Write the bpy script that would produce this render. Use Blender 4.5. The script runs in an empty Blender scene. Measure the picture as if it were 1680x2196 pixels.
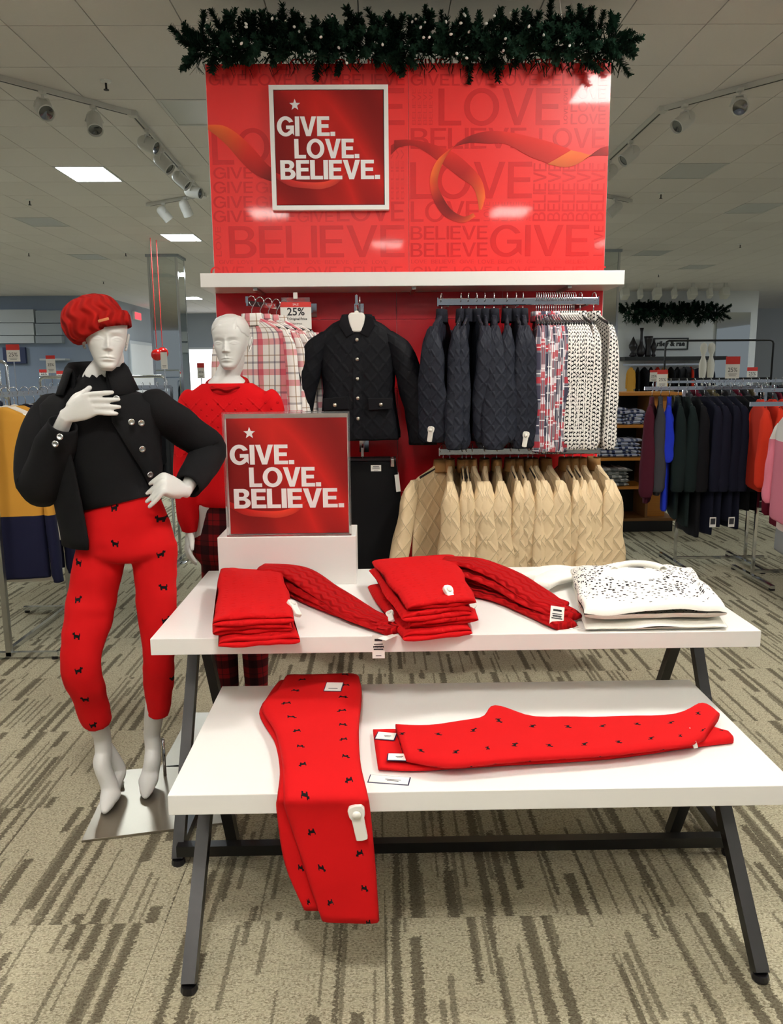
import bpy, math, random
from mathutils import Vector, Matrix, Euler, noise as mn
SC = bpy.context.scene
COL = SC.collection
PI = math.pi
def R(a): return math.radians(a)
# ------------------------------------------------------------------ camera
F, CX, CY, CAMZ = 1700.0, 840.0, 1098.0, 1.5
CM = Matrix.Rotation(R(-0.85), 3, 'Z') @ Matrix.Rotation(R(90 - 9.94), 3, 'X') @ Matrix.Rotation(R(-0.5), 3, 'Z')
cam_d = bpy.data.cameras.new('camera')
cam_d.sensor_fit = 'VERTICAL'; cam_d.sensor_height = 36.0; cam_d.lens = F * 36.0 / 2196.0
cam_d.clip_start = 0.05; cam_d.clip_end = 100
cam = bpy.data.objects.new('camera', cam_d)
cam.matrix_world = Matrix.Translation((0, 0, CAMZ)) @ CM.to_4x4()
COL.objects.link(cam); SC.camera = cam
# ------------------------------------------------------------------ world, exposure
W = bpy.data.worlds.new('store_ambient'); SC.world = W; W.use_nodes = True
W.node_tree.nodes['Background'].inputs[0].default_value = (0.86, 0.93, 1.0, 1)
W.node_tree.nodes['Background'].inputs[1].default_value = 0.18
SC.view_settings.view_transform = 'Standard'; SC.view_settings.look = 'None'
SC.view_settings.gamma = 1.0; SC.view_settings.use_curve_mapping = False
SC.view_settings.exposure = 0.34
LAMP_MAIN, LAMP_NEAR, LAMP_FAR = 72.0, 24.0, 52.0      # ceiling troffer radiance
# ------------------------------------------------------------------ pixel helpers (photo px -> direction)
def ray(x, y): return CM @ Vector(((x - CX) / F, -(y - CY) / F, -1.0))
def atY(x, y, Y):
    d = ray(x, y); return Vector((0, 0, CAMZ)) + d * (Y / d.y)
def atZ(x, y, Z):
    d = ray(x, y); return Vector((0, 0, CAMZ)) + d * ((Z - CAMZ) / d.z)
# ------------------------------------------------------------------ objects
def wm(o):
    m = o.matrix_basis.copy()
    if o.parent: return wm(o.parent) @ o.matrix_parent_inverse @ m
    return m
def tag(o, label=None, cat=None, group=None, kind=None):
    if label: o['label'] = label
    if cat: o['category'] = cat
    if group: o['group'] = group
    if kind: o['kind'] = kind
    return o
def thing(name, label, cat, loc=(0, 0, 0), rz=0.0, group=None):
    o = bpy.data.objects.new(name, None); COL.objects.link(o)
    o.empty_display_size = 0.05
    o.location = loc; o.rotation_euler = (0, 0, rz)
    return tag(o, label, cat, group)
def link(name, me, parent=None, world=False, loc=None, rot=None):
    o = bpy.data.objects.new(name, me); COL.objects.link(o)
    if parent:
        o.parent = parent
        if world: o.matrix_parent_inverse = wm(parent).inverted()
    if loc is not None: o.location = loc
    if rot is not None: o.rotation_euler = rot
    return o
def copy_tree(o, parent=None):
    c = o.copy(); COL.objects.link(c)
    if parent:
        c.parent = parent; c.matrix_parent_inverse = o.matrix_parent_inverse
    for ch in list(o.children): copy_tree(ch, c)
    return c
class MB:
    def __init__(s): s.v = []; s.f = []; s.uv = []
    def face(s, idx, uv=None):
        s.f.append(tuple(idx)); s.uv.append(uv or [(s.v[i][0], s.v[i][2]) for i in idx])
    def box(s, c, d, rot=None, taper=None):
        b = len(s.v); c = Vector(c)
        for dz in (-.5, .5):
            for dx, dy in ((-.5, -.5), (.5, -.5), (.5, .5), (-.5, .5)):
                p = Vector((dx * d[0], dy * d[1], dz * d[2]))
                if taper and dz > 0: p.x *= taper; p.y *= taper
                if rot is not None: p = rot @ p
                s.v.append(tuple(c + p))
        for q in ((3, 2, 1, 0), (4, 5, 6, 7), (0, 1, 5, 4), (1, 2, 6, 5), (2, 3, 7, 6), (3, 0, 4, 7)):
            w = [Vector(s.v[b + i]) for i in q]
            l1 = (w[1] - w[0]).length; l2 = (w[3] - w[0]).length
            s.face([b + i for i in q], [(0, 0), (l1, 0), (l1, l2), (0, l2)])
        return s
    def box2(s, lo, hi):
        return s.box([(a + b) / 2 for a, b in zip(lo, hi)], [abs(b - a) for a, b in zip(lo, hi)])
    def bar(s, p0, p1, w, h=None, up=(0, 0, 1)):
        p0 = Vector(p0); p1 = Vector(p1); d = (p1 - p0); L = d.length; d.normalize()
        up = Vector(up)
        if abs(d.dot(up)) > .98: up = Vector((0, 1, 0))
        x = d.cross(up).normalized(); z = x.cross(d)
        m = Matrix((x, d, z)).transposed()
        return s.box((p0 + p1) / 2, (w, L, h or w), m)
    def loft(s, rings, closed=True, cap0=True, cap1=True, uv0=(0, 0), us=1.0):
        b = len(s.v); n = len(rings[0]); m = len(rings)
        vv = 0.0; V = []
        for i, r in enumerate(rings):
            if i:
                vv += sum((Vector(r[k]) - Vector(rings[i - 1][k])).length for k in range(0, n, max(1, n // 6))) / len(range(0, n, max(1, n // 6)))
            V.append(vv + uv0[1])
        ref = rings[m // 2]; U = [uv0[0]]
        for k in range(n): U.append(U[-1] + us * (Vector(ref[(k + 1) % n]) - Vector(ref[k])).length)
        for r in rings: s.v.extend(tuple(p) for p in r)
        for i in range(m - 1):
            for k in range(n if closed else n - 1):
                k2 = (k + 1) % n
                s.face((b + i * n + k, b + i * n + k2, b + (i + 1) * n + k2, b + (i + 1) * n + k),
                       [(U[k], V[i]), (U[k + 1], V[i]), (U[k + 1], V[i + 1]), (U[k], V[i + 1])])
        if closed and cap0: s.face([b + k for k in range(n)][::-1])
        if closed and cap1: s.face([b + (m - 1) * n + k for k in range(n)])
        return s
    def tube(s, pts, r, n=8, closed=False, cap=True, flat=1.0, up=None):
        pts = [Vector(p) for p in pts]; m = len(pts); rings = []
        rr = r if isinstance(r, (list, tuple)) else [r] * m
        prev = None
        for i, p in enumerate(pts):
            if closed: t = pts[(i + 1) % m] - pts[i - 1]
            else: t = pts[min(i + 1, m - 1)] - pts[max(i - 1, 0)]
            if t.length < 1e-9: t = Vector((0, 0, 1))
            t.normalize()
            if prev is None:
                u = Vector(up) if up else (Vector((0, 0, 1)) if abs(t.z) < .9 else Vector((1, 0, 0)))
                x = (u - t * u.dot(t)).normalized()
            else:
                x = prev - t * prev.dot(t)
                x = x.normalized() if x.length > 1e-6 else t.orthogonal().normalized()
            prev = x; y = t.cross(x)
            rings.append([p + x * (math.cos(2 * PI * k / n) * rr[i] * flat) + y * (math.sin(2 * PI * k / n) * rr[i]) for k in range(n)])
        if closed:
            b = len(s.v)
            rings.append(rings[0]); return s.loft(rings, True, False, False)
        return s.loft(rings, True, cap, cap)
    def cyl(s, p0, p1, r0, r1=None, n=12):
        return s.tube([p0, p1], [r0, r0 if r1 is None else r1], n)
    def lathe(s, prof, c=(0, 0, 0), n=16, sx=1, sy=1):
        c = Vector(c)
        return s.loft([[c + Vector((math.cos(2 * PI * k / n) * r * sx, math.sin(2 * PI * k / n) * r * sy, z)) for k in range(n)] for r, z in prof])
    def ball(s, c, r, n=8, sc=(1, 1, 1)):
        m = max(4, n // 2 + 1); c = Vector(c); rings = []
        for i in range(m + 1):
            a = PI * i / m; q = max(math.sin(a), .02)
            rings.append([c + Vector((math.cos(2 * PI * k / n) * q * r * sc[0], math.sin(2 * PI * k / n) * q * r * sc[1], -math.cos(a) * r * sc[2])) for k in range(n)])
        return s.loft(rings)
    def grid(s, fn, nu, nv, us=1.0, vs=1.0, flip=False):
        b = len(s.v)
        for j in range(nv + 1):
            for i in range(nu + 1): s.v.append(tuple(fn(i / nu, j / nv)))
        for j in range(nv):
            for i in range(nu):
                q = [b + j * (nu + 1) + i, b + j * (nu + 1) + i + 1, b + (j + 1) * (nu + 1) + i + 1, b + (j + 1) * (nu + 1) + i]
                uv = [(i / nu * us, j / nv * vs), ((i + 1) / nu * us, j / nv * vs), ((i + 1) / nu * us, (j + 1) / nv * vs), (i / nu * us, (j + 1) / nv * vs)]
                if flip: q.reverse(); uv.reverse()
                s.face(q, uv)
        return s
    def prism(s, pts, y0, y1):          # outline in x,z extruded along y
        n = len(pts); b = len(s.v)
        for y in (y0, y1): s.v.extend((p[0], y, p[1]) for p in pts)
        s.face([b + k for k in range(n)]); s.face([b + n + k for k in range(n)][::-1])
        for k in range(n):
            k2 = (k + 1) % n; s.face((b + k2, b + k, b + n + k, b + n + k2))
        return s
    def mesh(s, name, mat, smooth=False):
        me = bpy.data.meshes.new(name); me.from_pydata(s.v, [], s.f)
        ul = me.uv_layers.new(name='UVMap')
        flat = [c for f in s.uv for t in f for c in t]
        if len(flat) == 2 * len(ul.data): ul.data.foreach_set('uv', flat)
        if smooth: me.polygons.foreach_set('use_smooth', [True] * len(me.polygons))
        me.materials.append(mat); me.update()
        return me
    def build(s, name, mat, parent=None, smooth=False, world=False, bevel=0, loc=None, rot=None, auto=None):
        o = link(name, s.mesh(name, mat, smooth), parent, world, loc, rot)
        if bevel:
            md = o.modifiers.new('bevel', 'BEVEL'); md.width = bevel; md.segments = 2; md.limit_method = 'ANGLE'; md.angle_limit = R(40)
        if auto: o.data.set_sharp_from_angle(angle=R(auto))
        return o
def freeze(o):          # apply modifiers without operators
    dg = bpy.context.evaluated_depsgraph_get()
    me = bpy.data.meshes.new_from_object(o.evaluated_get(dg)); old = o.data
    o.modifiers.clear(); o.data = me
    return o
def lerp(a, b, t): return a + (b - a) * t
def curve(keys, t):     # piecewise smooth interpolation of (t, value) keys
    if t <= keys[0][0]: return keys[0][1]
    for (a, va), (b, vb) in zip(keys, keys[1:]):
        if t <= b:
            s = (t - a) / (b - a); return lerp(va, vb, s * s * (3 - 2 * s))
    return keys[-1][1]
def catmull(pts, n=6):
    pts = [Vector(p) for p in pts]; out = []
    for i in range(len(pts) - 1):
        p0 = pts[max(i - 1, 0)]; p1 = pts[i]; p2 = pts[i + 1]; p3 = pts[min(i + 2, len(pts) - 1)]
        for k in range(n):
            t = k / n
            out.append(0.5 * ((2 * p1) + (p2 - p0) * t + (2 * p0 - 5 * p1 + 4 * p2 - p3) * t * t + (3 * p1 - p0 - 3 * p2 + p3) * t ** 3))
    out.append(pts[-1]); return out
# ------------------------------------------------------------------ materials
def srgb(r, g, b):
    f = lambda c: (c / 255 / 12.92) if c <= 10 else ((c / 255 + .055) / 1.055) ** 2.4
    return (f(r), f(g), f(b), 1)
class NM:
    def __init__(s, name, color=(.8, .8, .8, 1), rough=.5, metal=0.0, spec=.5, emit=None, estr=0.0, sheen=0.0, coat=0.0, alpha=None, trans=0.0):
        m = bpy.data.materials.new(name); m.use_nodes = True
        s.m = m; s.t = m.node_tree; s.b = s.t.nodes['Principled BSDF']
        i = s.b.inputs
        i['Base Color'].default_value = color; i['Roughness'].default_value = rough; i['Metallic'].default_value = metal
        i['Specular IOR Level'].default_value = spec
        if sheen: i['Sheen Weight'].default_value = sheen; i['Sheen Roughness'].default_value = .5
        if coat: i['Coat Weight'].default_value = coat; i['Coat Roughness'].default_value = .05
        if emit: i['Emission Color'].default_value = emit; i['Emission Strength'].default_value = estr
        if trans: i['Transmission Weight'].default_value = trans
    def n(s, ty, **kw):
        nd = s.t.nodes.new(ty)
        for k, v in kw.items(): setattr(nd, k, v)
        return nd
    def put(s, sock, v):
        if isinstance(v, bpy.types.NodeSocket): s.t.links.new(v, sock)
        elif v is not None: sock.default_value = v
    def math(s, op, a, b=None, c=None, clamp=False):
        nd = s.n('ShaderNodeMath', operation=op, use_clamp=clamp)
        for k, v in enumerate((a, b, c)):
            if v is not None: s.put(nd.inputs[k], v)
        return nd.outputs[0]
    def uv(s): return s.n('ShaderNodeTexCoord').outputs['UV']
    def obj(s): return s.n('ShaderNodeTexCoord').outputs['Object']
    def pos(s): return s.n('ShaderNodeNewGeometry').outputs['Position']
    def rnd(s): return s.n('ShaderNodeObjectInfo').outputs['Random']
    def sep(s, v):
        nd = s.n('ShaderNodeSeparateXYZ'); s.put(nd.inputs[0], v); return nd.outputs
    def xyz(s, x, y, z=0.0):
        nd = s.n('ShaderNodeCombineXYZ')
        for k, v in enumerate((x, y, z)): s.put(nd.inputs[k], v)
        return nd.outputs[0]
    def vmul(s, v, k):
        nd = s.n('ShaderNodeVectorMath', operation='MULTIPLY'); s.put(nd.inputs[0], v); nd.inputs[1].default_value = k; return nd.outputs[0]
    def vadd(s, v, k):
        nd = s.n('ShaderNodeVectorMath', operation='ADD'); s.put(nd.inputs[0], v); s.put(nd.inputs[1], k); return nd.outputs[0]
    def noise(s, vec, scale=5, detail=2, rough=.5, dist=0.0):
        nd = s.n('ShaderNodeTexNoise'); s.put(nd.inputs['Vector'], vec)
        nd.inputs['Scale'].default_value = scale; nd.inputs['Detail'].default_value = detail; nd.inputs['Roughness'].default_value = rough
        nd.inputs['Distortion'].default_value = dist
        return nd.outputs[0]
    def voro(s, vec, scale=5, out='Distance', feature='F1', rand=1.0):
        nd = s.n('ShaderNodeTexVoronoi', feature=feature); s.put(nd.inputs['Vector'], vec)
        nd.inputs['Scale'].default_value = scale; nd.inputs['Randomness'].default_value = rand
        return nd.outputs[out]
    def ramp(s, f, stops, interp='LINEAR'):
        nd = s.n('ShaderNodeValToRGB'); s.put(nd.inputs[0], f); cr = nd.color_ramp; cr.interpolation = interp
        while len(cr.elements) < len(stops): cr.elements.new(.5)
        for e, (p, c) in zip(cr.elements, stops): e.position = p; e.color = c
        return nd.outputs[0]
    def mix(s, f, a, b):
        nd = s.n('ShaderNodeMix', data_type='RGBA'); s.put(nd.inputs[0], f); s.put(nd.inputs[6], a); s.put(nd.inputs[7], b); return nd.outputs[2]
    def sstep(s, x, a, b):
        nd = s.n('ShaderNodeMapRange', interpolation_type='SMOOTHSTEP'); s.put(nd.inputs[0], x)
        nd.inputs[1].default_value = a; nd.inputs[2].default_value = b; return nd.outputs[0]
    def color(s, v): s.put(s.b.inputs['Base Color'], v); return s
    def bump(s, h, strength=.3, dist=.002):
        nd = s.n('ShaderNodeBump'); nd.inputs['Strength'].default_value = strength; nd.inputs['Distance'].default_value = dist
        s.put(nd.inputs['Height'], h); s.t.links.new(nd.outputs[0], s.b.inputs['Normal']); return s
def plain(name, rgb, rough=.5, metal=0.0, spec=.5, **k): return NM(name, srgb(*rgb), rough, metal, spec, **k).m
def fabric(name, rgb, scale=900, strength=.25, rough=.9, var=.12, sheen=.0):
    m = NM(name, srgb(*rgb), rough, 0, .25, sheen=sheen)
    u = m.uv(); nz = m.noise(u, scale, 2)
    lo = [c * (1 - var) for c in srgb(*rgb)[:3]] + [1]; hi = [min(1, c * (1 + var)) for c in srgb(*rgb)[:3]] + [1]
    m.color(m.ramp(nz, [(.3, lo), (.7, hi)])); m.bump(nz, strength, .002)
    return m.m
def quilt(name, rgb, period=.055, rough=.55, sheen=0.0, strength=.9, spec=.3):
    m = NM(name, srgb(*rgb), rough, 0, spec, sheen=sheen)
    x, y, z = m.sep(m.uv())
    a = m.math('FRACT', m.math('MULTIPLY', m.math('ADD', x, m.math('MULTIPLY', y, .8)), 1 / period))
    b = m.math('FRACT', m.math('MULTIPLY', m.math('SUBTRACT', x, m.math('MULTIPLY', y, .8)), 1 / period))
    da = m.math('ABSOLUTE', m.math('SUBTRACT', a, .5)); db = m.math('ABSOLUTE', m.math('SUBTRACT', b, .5))
    d = m.math('MINIMUM', da, db)
    h = m.sstep(d, 0.0, .22)
    nz = m.noise(m.uv(), 30, 3)
    m.bump(m.math('ADD', h, m.math('MULTIPLY', nz, .5)), strength, .006)
    m.color(m.mix(m.sstep(d, .0, .035), [c * .55 for c in srgb(*rgb)[:3]] + [1], srgb(*rgb)))
    return m.m
def plaid(name, base, stripes, rough=.85):
    m = NM(name, srgb(*base), rough, 0, .2); x, y, z = m.sep(m.uv()); col = srgb(*base); r = m.rnd()
    x = m.math('ADD', x, m.math('MULTIPLY', r, 3.7)); y = m.math('ADD', y, m.math('MULTIPLY', r, 1.9))
    for ax, per, off, hw, c, al in stripes:
        f = m.math('FRACT', m.math('ADD', m.math('DIVIDE', x if ax == 'u' else y, per), off))
        k = m.math('LESS_THAN', m.math('ABSOLUTE', m.math('SUBTRACT', f, .5)), hw)
        col = m.mix(m.math('MULTIPLY', k, al), col, srgb(*c))
    m.color(col); m.bump(m.noise(m.uv(), 700, 2), .12, .002)
    return m.m
def dog_mask(m, cell, size, jitter=.0):
    # little terrier silhouettes scattered on a brick-offset grid of the UV map
    x, y, z = m.sep(m.uv())
    u = m.math('DIVIDE', x, cell * 1.15); colm = m.math('FLOOR', u)
    v = m.math('ADD', m.math('DIVIDE', y, cell), m.math('MULTIPLY', colm, .41)); row = m.math('FLOOR', v)
    fx = m.math('MULTIPLY', m.math('SUBTRACT', m.math('FRACT', u), .5), cell * 1.15 / size)
    fy = m.math('MULTIPLY', m.math('SUBTRACT', m.math('FRACT', v), .5), cell / size)
    par = m.math('SUBTRACT', m.math('MULTIPLY', m.math('FLOORED_MODULO', m.math('FLOOR', m.math('ADD', u, row)), 2.0), 2.0), 1.0)
    fx = m.math('MULTIPLY', fx, par); fy = m.math('SUBTRACT', fy, m.math('MULTIPLY', fx, .22))
    out = None
    for cx, cy, hx, hy in ((0, 0, .36, .19), (.36, .2, .16, .14), (.29, .37, .06, .08), (-.36, .24, .06, .18), (.24, -.26, .10, .14), (-.25, -.26, .10, .14)):
        a = m.math('LESS_THAN', m.math('ABSOLUTE', m.math('SUBTRACT', fx, cx)), hx)
        b = m.math('LESS_THAN', m.math('ABSOLUTE', m.math('SUBTRACT', fy, cy)), hy)
        k = m.math('MULTIPLY', a, b); out = k if out is None else m.math('MAXIMUM', out, k)
    return out
def dogcloth(name, base, cell, size, ink=(18, 16, 18), scale=800):
    m = NM(name, srgb(*base), .85, 0, .2)
    nz = m.noise(m.uv(), scale, 2)
    lo = [c * .92 for c in srgb(*base)[:3]] + [1]
    m.color(m.mix(dog_mask(m, cell, size), m.mix(nz, lo, srgb(*base)), srgb(*ink))); m.bump(nz, .12, .002)
    return m.m
M = {}
M['white'] = plain('white_laminate', (238, 237, 232), .32)
M['white_gloss'] = plain('white_gloss_paint', (236, 237, 233), .28)
M['mannequin'] = plain('mannequin_white_lacquer', (218, 218, 213), .3, 0, .4)
M['black_metal'] = plain('black_powder_coat', (14, 14, 15), .38)
M['chrome'] = plain('chrome', (215, 218, 222), .12, 1.0)
M['steel'] = plain('brushed_steel', (170, 170, 165), .35, 1.0)
M['mirror'] = plain('mirror_glass', (225, 232, 232), .02, 1.0)
M['black_plastic'] = plain('black_plastic', (20, 18, 20), .4)
M['white_plastic'] = plain('white_plastic', (235, 232, 222), .35)
M['paper'] = plain('white_card', (240, 238, 230), .7)
M['ink'] = plain('black_ink', (30, 30, 34), .6)
M['navy_ink'] = plain('navy_card', (30, 32, 70), .6)
M['red_ink'] = plain('red_ink', (214, 52, 46), .6)
M['oak'] = None
def oak(name, c1, c2):
    m = NM(name, srgb(*c1), .45); x, y, z = m.sep(m.obj())
    w = m.noise(m.xyz(m.math('MULTIPLY', x, 2), m.math('MULTIPLY', y, 2), m.math('MULTIPLY', z, 30)), 4, 3)
    m.color(m.mix(w, srgb(*c1), srgb(*c2))); return m.m
M['oak'] = oak('honey_oak', (196, 130, 42), (168, 104, 32))
M['oak_dark'] = oak('brown_oak', (140, 96, 48), (112, 74, 36))
# ================================================================== THE SETTING
ZC = 3.42
def make_carpet():
    m = NM('carpet_loop_pile', (.3, .27, .2, 1), .95, 0, .1)
    x, y, z = m.sep(m.pos()); r = m.rnd()
    ux = m.math('ADD', x, m.math('MULTIPLY', r, 37.0)); uy = m.math('ADD', y, m.math('MULTIPLY', r, 11.0))
    ragged = m.math('SUBTRACT', m.noise(m.xyz(m.math('MULTIPLY', ux, 40), m.math('MULTIPLY', uy, 60)), 2.0, 3, .65), .5)
    def white(a_, b_):
        nd = m.n('ShaderNodeTexWhiteNoise', noise_dimensions='2D'); m.put(nd.inputs['Vector'], m.xyz(a_, b_)); return nd.outputs['Value']
    def layer(cw, seg, prob, sd, rag, wmin, wmax):
        X_ = m.math('ADD', m.math('DIVIDE', ux, cw), m.math('MULTIPLY', ragged, rag)); xc = m.math('FLOOR', X_); fx = m.math('FRACT', X_)
        Y_ = m.math('ADD', m.math('ADD', m.math('DIVIDE', uy, seg), m.math('MULTIPLY', white(xc, sd), 9.0)), m.math('MULTIPLY', ragged, .12)); yc = m.math('FLOOR', Y_)
        r1 = white(m.math('ADD', xc, sd * 3.1), yc); r2 = white(m.math('ADD', xc, sd * 7.7), m.math('ADD', yc, 19.0))
        hw = m.math('ADD', wmin / 2, m.math('MULTIPLY', r2, (wmax - wmin) / 2))
        inside = m.sstep(m.math('SUBTRACT', m.math('ABSOLUTE', m.math('SUBTRACT', fx, .5)), hw), .05, -.03)
        return m.math('MULTIPLY', m.math('LESS_THAN', r1, prob), inside)
    k1 = layer(.052, .46, .40, 3.0, .75, .18, .62)
    k2 = m.math('MULTIPLY', layer(.027, .30, .30, 11.0, .8, .2, .6), .75)
    k = m.math('MULTIPLY', m.math('MAXIMUM', k1, k2), .86)
    cross = m.noise(m.xyz(m.math('MULTIPLY', ux, 26), m.math('MULTIPLY', uy, 60)), 1.0, 3, .65)
    speck = m.noise(m.xyz(m.math('MULTIPLY', ux, 1), m.math('MULTIPLY', uy, 1.5)), 130, 3, .75)
    light = m.mix(m.sstep(speck, .34, .66), srgb(124, 117, 95), srgb(200, 193, 168))
    light = m.mix(m.math('MULTIPLY', m.sstep(cross, .44, .62), .55), light, srgb(184, 177, 150))
    dark = m.mix(m.sstep(speck, .3, .7), srgb(72, 66, 53), srgb(104, 97, 79))
    m.color(m.mix(k, light, dark))
    m.bump(m.math('ADD', m.noise(m.pos(), 320, 2, .7), m.math('MULTIPLY', k, -.6)), .55, .004)
    return m.m
M['carpet'] = make_carpet()
fl = MB().box2((-16, -9, -.03), (16, 27, -.008)).build('floor', M['carpet']); tag(fl, kind='structure')
TS = .61
tile = MB().box((0, 0, -.004), (TS - .0012, TS - .0012, .008)).mesh('carpet_tile', M['carpet'])
nx0, nx1, ny0, ny1 = -7, 9, -1, 11
for j in range(ny0, ny1):
    for i in range(nx0, nx1):
        link('carpet_tile', tile, fl, loc=((i + .5) * TS, 1.985 + (j - 1 + .5) * TS, 0))
yA = 1.985 + (ny0 - 1) * TS; yB = 1.985 + (ny1 - 1) * TS
fb = MB()
for lo, hi in (((-16, yB, -.008), (16, 27, 0)), ((-16, -9, -.008), (16, yA, 0)), ((-16, yA, -.008), (nx0 * TS, yB, 0)), ((nx1 * TS, yA, -.008), (16, yB, 0))): fb.box2(lo, hi)
tag(fb.build('distant_carpet', M['carpet'], fl), kind='stuff')
# ---- ceiling
def make_ctile():
    m = NM('mineral_fibre_tile', srgb(200, 198, 192), .95, 0, .1)
    nz = m.noise(m.pos(), 60, 4, .7); v = m.math('MULTIPLY', m.rnd(), .5)
    m.color(m.mix(m.math('ADD', m.math('MULTIPLY', nz, .5), v), srgb(228, 223, 220), srgb(240, 236, 233))); m.bump(nz, .2, .002)
    return m.m
M['ctile'] = make_ctile()
M['cgap'] = plain('ceiling_grid_backing', (134, 133, 130), .9)  # grey backing visible in the gaps between tiles
ce = MB().box2((-16, -9, ZC + .012), (16, 27, ZC + .06)).build('ceiling', M['cgap']); tag(ce, kind='structure')
PX, PY, X0c, Y0c = .489, .605, -1.553, 4.842
ctile = MB().box((0, 0, .0065), (PX - .007, PY - .007, .013)).mesh('ceiling_tile', M['ctile'])
TROFF = {}          # (ix, iy) -> lit strength colour or None
def cell(px, py):
    p = atZ(px, py, ZC); return (math.floor((p.x - X0c) / PX), math.floor((p.y - Y0c) / PY))
lit = [(165, 369), (365, 507), (398, 641)]
unlit = [(1485, 367), (1630, 443), (1410, 541), (1512, 574), (32, 467), (230, 555), (398, 240)]
for q in lit: TROFF[cell(*q)] = 'far'
for q in unlit: TROFF[cell(*q)] = None
def cellxy(x, y): return (math.floor((x - X0c) / PX), math.floor((y - Y0c) / PY))
TROFF[cellxy(-.55, .35)] = 'main'; TROFF[cellxy(1.5, 2.75)] = 'main'
for x, y in ((-2.3, 2.6), (-2.9, -.6), (3.2, .6), (-1.3, -1.6), (1.5, -1.8), (-4.6, 3.6), (4.8, 3.4), (0.2, -4.2), (-3.6, -3.6), (3.6, -4.0)): TROFF[cellxy(x, y)] = 'near'  # unseen ceiling lights, added to light the front of the store
for x, y in ((-6.5, 8.5), (6.6, 8.3), (-9.5, 14), (9.6, 13.6), (.2, 8.2), (.3, 12.5), (-10.5, 17.5), (10.5, 17.2), (3.3, 16.5), (-3, 16), (0, 19.5), (-9, 11), (9.5, 11), (-2.9, 21.5), (7.6, 22)): TROFF[cellxy(x, y)] = 'far'  # more unseen panels, added to brighten the rear of the store
cells = []
for i in range(-24, 26):
    for j in range(-8, 36): cells.append((i, j))
def vis(i, j):
    x = X0c + (i + .5) * PX; y = Y0c + (j + .5) * PY
    q = CM.transposed() @ (Vector((x, y, ZC)) - Vector((0, 0, CAMZ)))
    if q.z > -.1: return False
    px = CX + F * q.x / -q.z; py = CY - F * q.y / -q.z
    return -60 < px < 1740 and py > -60
near = sorted([c for c in cells if vis(*c) and c not in TROFF], key=lambda c: c[1] * PY + abs(c[0]) * .01)[:300]
nearset = set(near); rest = MB()
for c in cells:
    if c in TROFF: continue
    x = X0c + (c[0] + .5) * PX; y = Y0c + (c[1] + .5) * PY
    if c in nearset: link('ceiling_tile', ctile, ce, loc=(x, y, ZC))
    else: rest.box((x, y, ZC + .0065), (PX - .007, PY - .007, .013))
tag(rest.build('distant_ceiling_tiles', M['ctile'], ce), kind='stuff')
rim = MB()
xa, xb, ya, yb = X0c - 24 * PX, X0c + 26 * PX, Y0c - 8 * PY, Y0c + 36 * PY
rim.box2((-16, -9, ZC), (xa, 27, ZC + .012)).box2((xb, -9, ZC), (16, 27, ZC + .012)).box2((xa, -9, ZC), (xb, ya, ZC + .012)).box2((xa, yb, ZC), (xb, 27, ZC + .012))
tag(rim.build('ceiling_margin', M['ctile'], ce), kind='stuff')
# ---- troffers
M['lampM'] = NM('lit_diffuser_bright', (1, 1, 1, 1), .5, emit=(1.0, .97, .91, 1), estr=LAMP_MAIN).m
M['lampN'] = NM('lit_diffuser_warm', (1, 1, 1, 1), .5, emit=(1.0, .97, .91, 1), estr=LAMP_NEAR).m
M['lampF'] = NM('lit_diffuser_cool', (1, 1, 1, 1), .5, emit=(.86, .95, 1.0, 1), estr=LAMP_FAR).m
M['diff_off'] = plain('unlit_prismatic_diffuser', (205, 206, 205), .35)
M['tframe'] = plain('troffer_frame', (214, 214, 212), .5)
tn = {(165, 369): 'brightly lit recessed ceiling light panel, larger of the two glowing on the left',
      (365, 507): 'lit recessed ceiling light panel just above the mirrored column',
      (398, 641): 'small lit ceiling light panel right of the mirrored column, far back',
      (1485, 367): 'unlit recessed ceiling light panel right of the red wall below the track rail',
      (1630, 443): 'unlit recessed ceiling light panel near the right photo edge',
      (1410, 541): 'unlit recessed ceiling light panel far back, right above the white shelf end',
      (1512, 574): 'small unlit recessed ceiling light panel farthest back on the right',
      (32, 467): 'unlit recessed ceiling light panel at the left photo edge',
      (230, 555): 'small unlit recessed ceiling light panel far back left of the mirrored column',
      (398, 240): 'unlit recessed ceiling light panel left of the red wall under the garland end'}
tl = {cell(*k): v for k, v in tn.items()}
for c, st in TROFF.items():
    x = X0c + (c[0] + .5) * PX; y = Y0c + (c[1] + .5) * PY
    t = thing('ceiling_light', tl.get(c, 'unseen lit ceiling light panel outside the picture or hidden behind the red wall'), 'light', (x, y, ZC), 0, 'recessed ceiling lights' if c in tl else 'lit ceiling lights outside the picture')
    a, b = PX / 2 - .002, PY / 2 - .002
    fr = MB()
    for lo, hi in (((-a, -b, -.004), (a, -b + .022, .012)), ((-a, b - .022, -.004), (a, b, .012)), ((-a, -b + .022, -.004), (-a + .022, b - .022, .012)), ((a - .022, -b + .022, -.004), (a, b - .022, .012))): fr.box2(lo, hi)
    fr.build('frame', M['tframe'], t)
    MB().box2((-a + .022, -b + .022, .0), (a - .022, b - .022, .006)).build('diffuser', M['lampM'] if st == 'main' else M['lampN'] if st == 'near' else M['lampF'] if st == 'far' else M['diff_off'], t)
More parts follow.
